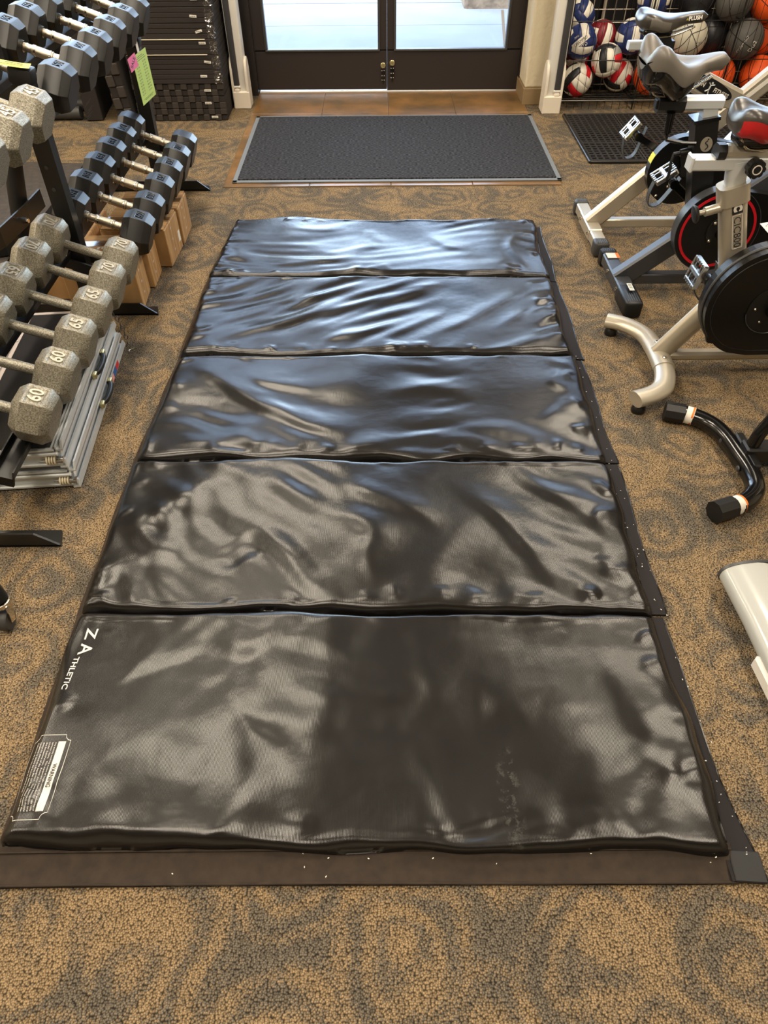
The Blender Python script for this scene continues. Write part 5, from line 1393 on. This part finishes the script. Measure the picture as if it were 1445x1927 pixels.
MB().box((1.022, .62, .016), (.09, .12, .03), bev=.006).build('foot_pad', 'strip_grey', wf_)

m = MB(); m.tube([(1.02, .80, .07), (1.35, .80, .10), (1.95, .80, .16)], 1, prof=[(-.04, -.025), (.04, -.025), (.04, .025), (-.04, .025)], up=(0, 0, 1)); m.build('frame_beam', 'white_gloss', wf_)
m = MB(); m.tube([(1.90, .80, .14), (1.98, .80, .9), (1.92, .80, 1.35)], .04, 14); m.build('mast', 'white_gloss', wf_, smooth=50)
m = MB(); m.box((1.98, .80, .03), (.08, .5, .06), bev=.01); m.build('front_foot', 'strip_grey', wf_)
# ------------------------------------------------------------------ ball rack, balls
br_ = thing('ball_rack', 'black wire ball bin rack against the wall right of the door', 'rack', (2.1, 5.62, 0))
RX0, RX1, RY0, RY1 = 1.25, 2.95, 5.425, 5.815
fg = MB(); n = int((RX1 - RX0) / .052)
for i in range(n + 1):
    x = RX0 + i * (RX1 - RX0) / n; fg.cyl((x, RY0, .004), (x, RY0, .80), .0017, n=5)
fg.build('front_bars', 'wire_black', br_)
for z in (.06, .30, .52, .74):
    MB().cyl((RX0, RY0 - .003, z), (RX1, RY0 - .003, z), .0032, n=6).build('front_rail', 'wire_black' if z != .06 else 'wire_grey', br_)
sh_ = MB()
for i in range(8): sh_.cyl((RX0, RY0 + .02 + i * .052, .050), (RX1, RY0 + .02 + i * .052, .050), .0028, n=6)
for x in (RX0 + .03, RX0 + .16, RX0 + .32, RX0 + .47, 1.80, 1.95, 2.15, 2.35, 2.55, 2.75): sh_.cyl((x, RY0, .044), (x, RY1, .044), .0035, n=6)
sh_.build('bottom_shelf', 'wire_black', br_)
for x in (RX0, 1.765, 2.35, RX1):
    p = MB(); p.cyl((x, RY0, .003), (x, RY0, .85), .006, n=8); p.cyl((x, RY1, .003), (x, RY1, .85), .006, n=8)
    for z in (.05, .30, .52, .74): p.cyl((x, RY0, z), (x, RY1, z), .0035, n=6)
    if x == 1.765:
        for k in range(7): p.cyl((x, RY0 + .05 + k * .05, .05), (x, RY0 + .05 + k * .05, .74), .002, n=5)
    p.build('post_frame', 'wire_black', br_)
def gridwall(name, label, x0, x1, y, z0, z1, mat, st=.0763):
    t = thing(name, label, 'grid panel', ((x0 + x1) / 2, y, 0))
    for (a, b, nm) in ((x0, x1, 'v'),):
        n = round((x1 - x0) / st); m = MB()
        for i in range(n + 1): m.cyl((x1 - i * st, y, z0), (x1 - i * st, y, z1), .0032, n=6)
        m.build('upright_wires', mat, t)
        m = MB(); k = int((z1 - z0) / st)
        for i in range(k + 1): m.cyl((x0, y - .005, z0 + i * st), (x1, y - .005, z0 + i * st), .0030, n=6)
        m.build('cross_wires', mat, t)
    return t
gridwall('wire_grid_panel', 'white wire grid panel between the left security gate and door frame', -1.215, -.909, 5.845, .002, 2.0, 'wire_white')
gridwall('wire_grid_panel', 'tall wire grid panel on the black wall behind the balls', 1.325, 2.93, 5.846, .05, 1.5, 'wire_pale')
gp = MB()
for x in (1.56, 2.17): gp.box((x, 5.856, .75), (.020, .008, 1.45))
tag(gp.build('slat_upright', 'wire_pale'), 'pair of pale upright strips fixed behind the ball rack grid', 'strip')

def sphere_geo(r, nu=32, nv=18):
    vs = [(0, 0, -r)]; fs = []
    for j in range(1, nv):
        a = -math.pi / 2 + math.pi * j / nv
        for i in range(nu): b = 2 * math.pi * i / nu; vs.append((r * math.cos(a) * math.cos(b), r * math.cos(a) * math.sin(b), r * math.sin(a)))
    vs.append((0, 0, r)); last = len(vs) - 1
    for i in range(nu): fs.append((0, 1 + (i + 1) % nu, 1 + i))
    for j in range(nv - 2):
        for i in range(nu): fs.append((1 + j * nu + i, 1 + j * nu + (i + 1) % nu, 1 + (j + 1) * nu + (i + 1) % nu, 1 + (j + 1) * nu + i))
    for i in range(nu): fs.append((last, 1 + (nv - 2) * nu + i, 1 + (nv - 2) * nu + (i + 1) % nu))
    return vs, fs
def wrap_text(parent, txt, r, size, d, up, mat, bold=0.0, w=None):
    """lettering bent onto the ball; d = direction of its middle (in the parent's frame)"""
    g = text_geo(txt, size, 0, bold) if w is None else fit(txt, w, size, bold)
    d = Vector(d).normalized(); u = (Vector(up) - d * Vector(up).dot(d)).normalized(); rt = u.cross(d)
    vs = []
    for a, b, c in g[0]:
        q = (d + rt * math.tan(a / r) + u * math.tan(b / r)).normalized() * (r * 1.006); vs.append(tuple(q))
    return MB().add(vs, g[1]).build('lettering', mat, parent, local=True)
GRP = 'sports balls in the wire rack'
def volleyball(label, c, r, rot, cols):
    """cols: 18 colours, three strips on each of six cube faces"""
    t = thing('volleyball', label, 'ball', c, tuple(R(a) for a in rot), GRP)
    MB().add(*sphere_geo(r * .972)).build('bladder', 'ball_dark', t, smooth=60, local=True)
    F = [((1, 0, 0), (0, 1, 0), (0, 0, 1)), ((-1, 0, 0), (0, 1, 0), (0, 0, 1)), ((0, 1, 0), (0, 0, 1), (1, 0, 0)), ((0, -1, 0), (0, 0, 1), (1, 0, 0)), ((0, 0, 1), (1, 0, 0), (0, 1, 0)), ((0, 0, -1), (1, 0, 0), (0, 1, 0))]
    for fi, (nn, aa, bb) in enumerate(F):
        nn, aa, bb = Vector(nn), Vector(aa), Vector(bb)
        for si in range(3):
            def f(u, v):
                a = math.tan((-1 + 2 * (si + .012 + .976 * u) / 3) * math.pi / 4); b = math.tan((-.992 + 1.984 * v) * math.pi / 4)
                e = min(u, 1 - u, v, 1 - v); k = 1.0 if e > .02 else .978
                return tuple((nn + aa * a + bb * b).normalized() * r * k)
            m = MB(); us = [0, .06, .35, .65, .94, 1]; vv = [0, .03, .2, .4, .6, .8, .97, 1]
            vs = [f(u, v) for v in vv for u in us]; nu_ = len(us)
            m.add(vs, [(j * nu_ + i, j * nu_ + i + 1, (j + 1) * nu_ + i + 1, (j + 1) * nu_ + i) for j in range(len(vv) - 1) for i in range(nu_ - 1)])
            m.build('panel', cols[fi * 3 + si], t, smooth=80, local=True)
    return t
def basketball(label, c, r, rot, mat, seam='ink'):
    t = thing('basketball', label, 'ball', c, tuple(R(a) for a in rot), GRP)
    MB().add(*sphere_geo(r)).build('body', mat, t, smooth=80, local=True)
    s = MB(); n = 48
    for k in range(2):
        s.tube([((r * .9985) * math.cos(2 * math.pi * i / n) * (k == 0) , (r * .9985) * (math.sin(2 * math.pi * i / n) if k == 0 else math.cos(2 * math.pi * i / n)), (r * .9985) * math.sin(2 * math.pi * i / n) * (k == 1)) for i in range(n)], .0024, 5, closed=True)
    for sg in (-1, 1):
        pts = []
        for i in range(n):
            a = 2 * math.pi * i / n; x = sg * (.42 + .28 * math.cos(2 * a)); q = Vector((x, math.cos(a), math.sin(a)))
            q = Vector((x, math.cos(a) * math.sqrt(max(0, 1 - x * x)), math.sin(a) * math.sqrt(max(0, 1 - x * x)))); pts.append(tuple(q * r * .9985))
        s.tube(pts, .0024, 5, closed=True)
    s.build('seams', seam, t, smooth=60, local=True)
    return t
W, B, RD, K, SV, MR_ = 'ball_white', 'ball_blue', 'ball_red', 'ball_dark', 'ball_silver', 'ball_maroon'
wb = [B, W, B] * 6; rw = [W, RD, W, K, W, K, W, RD, W, RD, W, W, W, RD, W, K, W, RD]
v1 = volleyball('blue and white volleyball with slanted lettering leaning on the bin corner', (1.358, 5.535, .385), .104, (20, 0, 0), wb)
dcam = (-.28, -.93, .26)
def toward(rot, d): return tuple(Euler(tuple(R(a) for a in rot)).to_matrix().inverted() @ Vector(d))
def ball_text(t, txt, r, size, d, up, mat, bold=0.0, w=None):
    Mi = t.rotation_euler.to_matrix().inverted()
    return wrap_text(t, txt, r, size, Mi @ Vector(d), Mi @ Vector(up), mat, bold, w)
dv = (-.25, -.93, .22); 
pl = MB(); g = fit('I', .034, .15) 
Mi = v1.rotation_euler.to_matrix().inverted(); dd = (Mi @ Vector(dv)).normalized(); uu = Mi @ Vector((-.62, 0, .78)); uu = (uu - dd * uu.dot(dd)).normalized(); rr_ = uu.cross(dd)
bandv = MB().grid(lambda u, v: tuple((dd + rr_ * math.tan((u - .5) * 1.25) + uu * (v - .5) * .36).normalized() * .1047), 16, 4); bandv.build('name_band', 'ball_white', v1, smooth=80, local=True)
ball_text(v1, 'CHAMPRO', .105, .020, dv, (-.62, 0, .78), 'ink', .0, .095)
ball_text(v1, 'STD', .105, .022, (-.02, -.93, .02), (-.62, 0, .78), 'white_print', .01, .045)
ball_text(v1, '200', .105, .012, (-.55, -.80, .42), (-.62, 0, .78), 'white_print', 0, .03)
v2 = volleyball('blue and white volleyball high behind the front wires beside the saddles', (1.715, 5.607, .397), .108, (0, 0, 90), wb)
volleyball('blue volleyball with striped panel half hidden by the white security gate', (1.360, 5.712, .492), .104, (30, 40, 0), wb)
volleyball('maroon and cream volleyball tucked behind the blue one', (1.535, 5.720, .371), .104, (70, 20, 10), [MR_, W, MR_] * 6)
v3 = volleyball('red white and black volleyball lowest left on the wire shelf', (1.372, 5.535, .160), .104, (20, 35, 20), rw)
v4 = volleyball('red and white volleyball with silver mesh panel resting between its neighbours', (1.555, 5.535, .274), .104, (-15, 10, 60), [W, SV, RD, W, K, W, RD, W, W, W, RD, SV, K, W, W, W, RD, W])
v5 = volleyball('white and red volleyball with black band low on the shelf', (1.688, 5.65, .159), .104, (60, 20, -30), [W, RD, W, W, W, K, RD, W, W, W, W, K, W, RD, W, W, K, W])
volleyball('blue white volleyball at the upper picture edge behind the dark saddle', (1.815, 5.62, .60), .104, (0, 0, 80), wb)
volleyball('small red mesh volleyball at the floor corner behind the gate', (1.376, 5.724, .241), .10, (40, 10, 0), [MR_, RD, W] * 6)
b_ = basketball('orange basketball alone on the shelf below the wide grey saddle', (1.894, 5.561, .175), .119, (60, 0, 30), 'ball_orange')
b_ = basketball('pale grey basketball with black seams above the wide grey saddle', (2.09, 5.566, .398), .120, (25, 50, 35), 'ball_pale')
ball_text(b_, 'CH', .12, .018, (.28, -.93, -.10), (-.3, 0, .9), 'ink', 0, .04)
b_ = basketball('charcoal basketball with white lettering in the middle of the right pile', (2.468, 5.551, .386), .120, (15, 20, 20), 'ball_grey')
ball_text(b_, 'CHAMPRO', .12, .016, (-.42, -.88, -.06), (-.93, .1, .35), 'white_print', 0, .11)
ball_text(b_, 'DG2', .12, .028, (.12, -.94, -.12), (-.93, .1, .35), 'white_print', .0, .065)
basketball('charcoal basketball at the upper picture edge on top of the pile', (2.351, 5.611, .591), .119, (70, 10, 50), 'ball_grey')
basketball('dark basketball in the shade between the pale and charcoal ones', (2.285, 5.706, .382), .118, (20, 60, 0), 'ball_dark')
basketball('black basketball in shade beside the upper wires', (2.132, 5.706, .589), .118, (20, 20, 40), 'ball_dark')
b_ = basketball('orange basketball on the shelf behind the logo beam', (2.355, 5.566, .174), .119, (80, 20, 0), 'ball_orange')
ball_text(b_, 'OFFICIAL SIZE', .12, .010, (.45, -.85, .05), (-.95, 0, .2), 'ink', 0, .10)
b_ = basketball('orange basketball lowest in the right corner of the bin', (2.640, 5.56, .174), .119, (60, 40, 20), 'ball_orange')
basketball('orange basketball high at the right picture edge', (2.591, 5.623, .581), .119, (30, 0, 60), 'ball_orange')
basketball('deep orange basketball in shade behind the charcoal one', (2.643, 5.709, .367), .115, (10, 40, 60), 'ball_orange')
basketball('deep orange basketball low behind the pale one', (2.14, 5.69, .174), .117, (10, 70, 60), 'ball_orange')

# ------------------------------------------------------------------ security gates beside the door
def gate(label, xl, xr, y0, y1, mirror):
    t = thing('security_gate', label, 'security gate', ((xl + xr) / 2, (y0 + y1) / 2, 0), group='security gates by the door')
    w = xr - xl; xm = (xl + xr) / 2; sg = -1 if mirror else 1
    MB().box((xm + sg * .004, (y0 + y1) / 2 + .006, .82), (w - .022, y1 - y0 - .03, 1.48), bev=.012, seg=2).build('column', 'white_plastic', t, smooth=40)
    xs = xm + sg * w * .20
    MB().box((xs, y0 + .014, .84), (w * .34, .012, 1.40), bev=.005, seg=2).build('antenna_strip', 'strip_grey', t, smooth=40)
    MB().box((xs, y0 + .0135, .138), (w * .42, .016, .016), bev=.004).build('strip_end', 'white_plastic', t)
    m = MB(); m.box((xs, y0 + .012, .108), (w * .30, .020, .040), bev=.007, seg=2); m.box((xs, y0 + .008, .055), (.008, .006, .085)); m.build('cable_clip', 'cream_white', t, smooth=40)
    # base cover: front panel and side cheeks with arched tops
    b = MB(); b.box((xm, (y0 + y1) / 2, .055), (w, y1 - y0, .11), bev=.006)
    for sx in (-1, 1):
        a = [(y0 + .004, .05)] + [(q[0], q[1]) for q in [((y0 + y1) / 2 - .0 - (y1 - y0 - .008) / 2 * math.cos(R(k)), .20 + .11 * math.sin(R(k))) for k in range(0, 181, 12)]] + [(y1 - .004, .05)]
        x = xm + sx * (w / 2 - .009); b.prism(a, x - .008, x + .008, 'yz')
    b.build('base_cover', 'cream_white', t, smooth=30)
    f = MB()
    for sx in (-1, 1): f.box((xm + sx * w * .32, y0 + .02, .004), (w * .26, .03, .008))
    f.build('base_foot', 'white_plastic', t)
    return t
gate('white anti theft gate post left of the double door beside foam stack', -1.040, -.922, 5.50, 5.63, True)
gate('white anti theft gate post right of the double door beside ball rack', 1.118, 1.243, 5.335, 5.470, False)
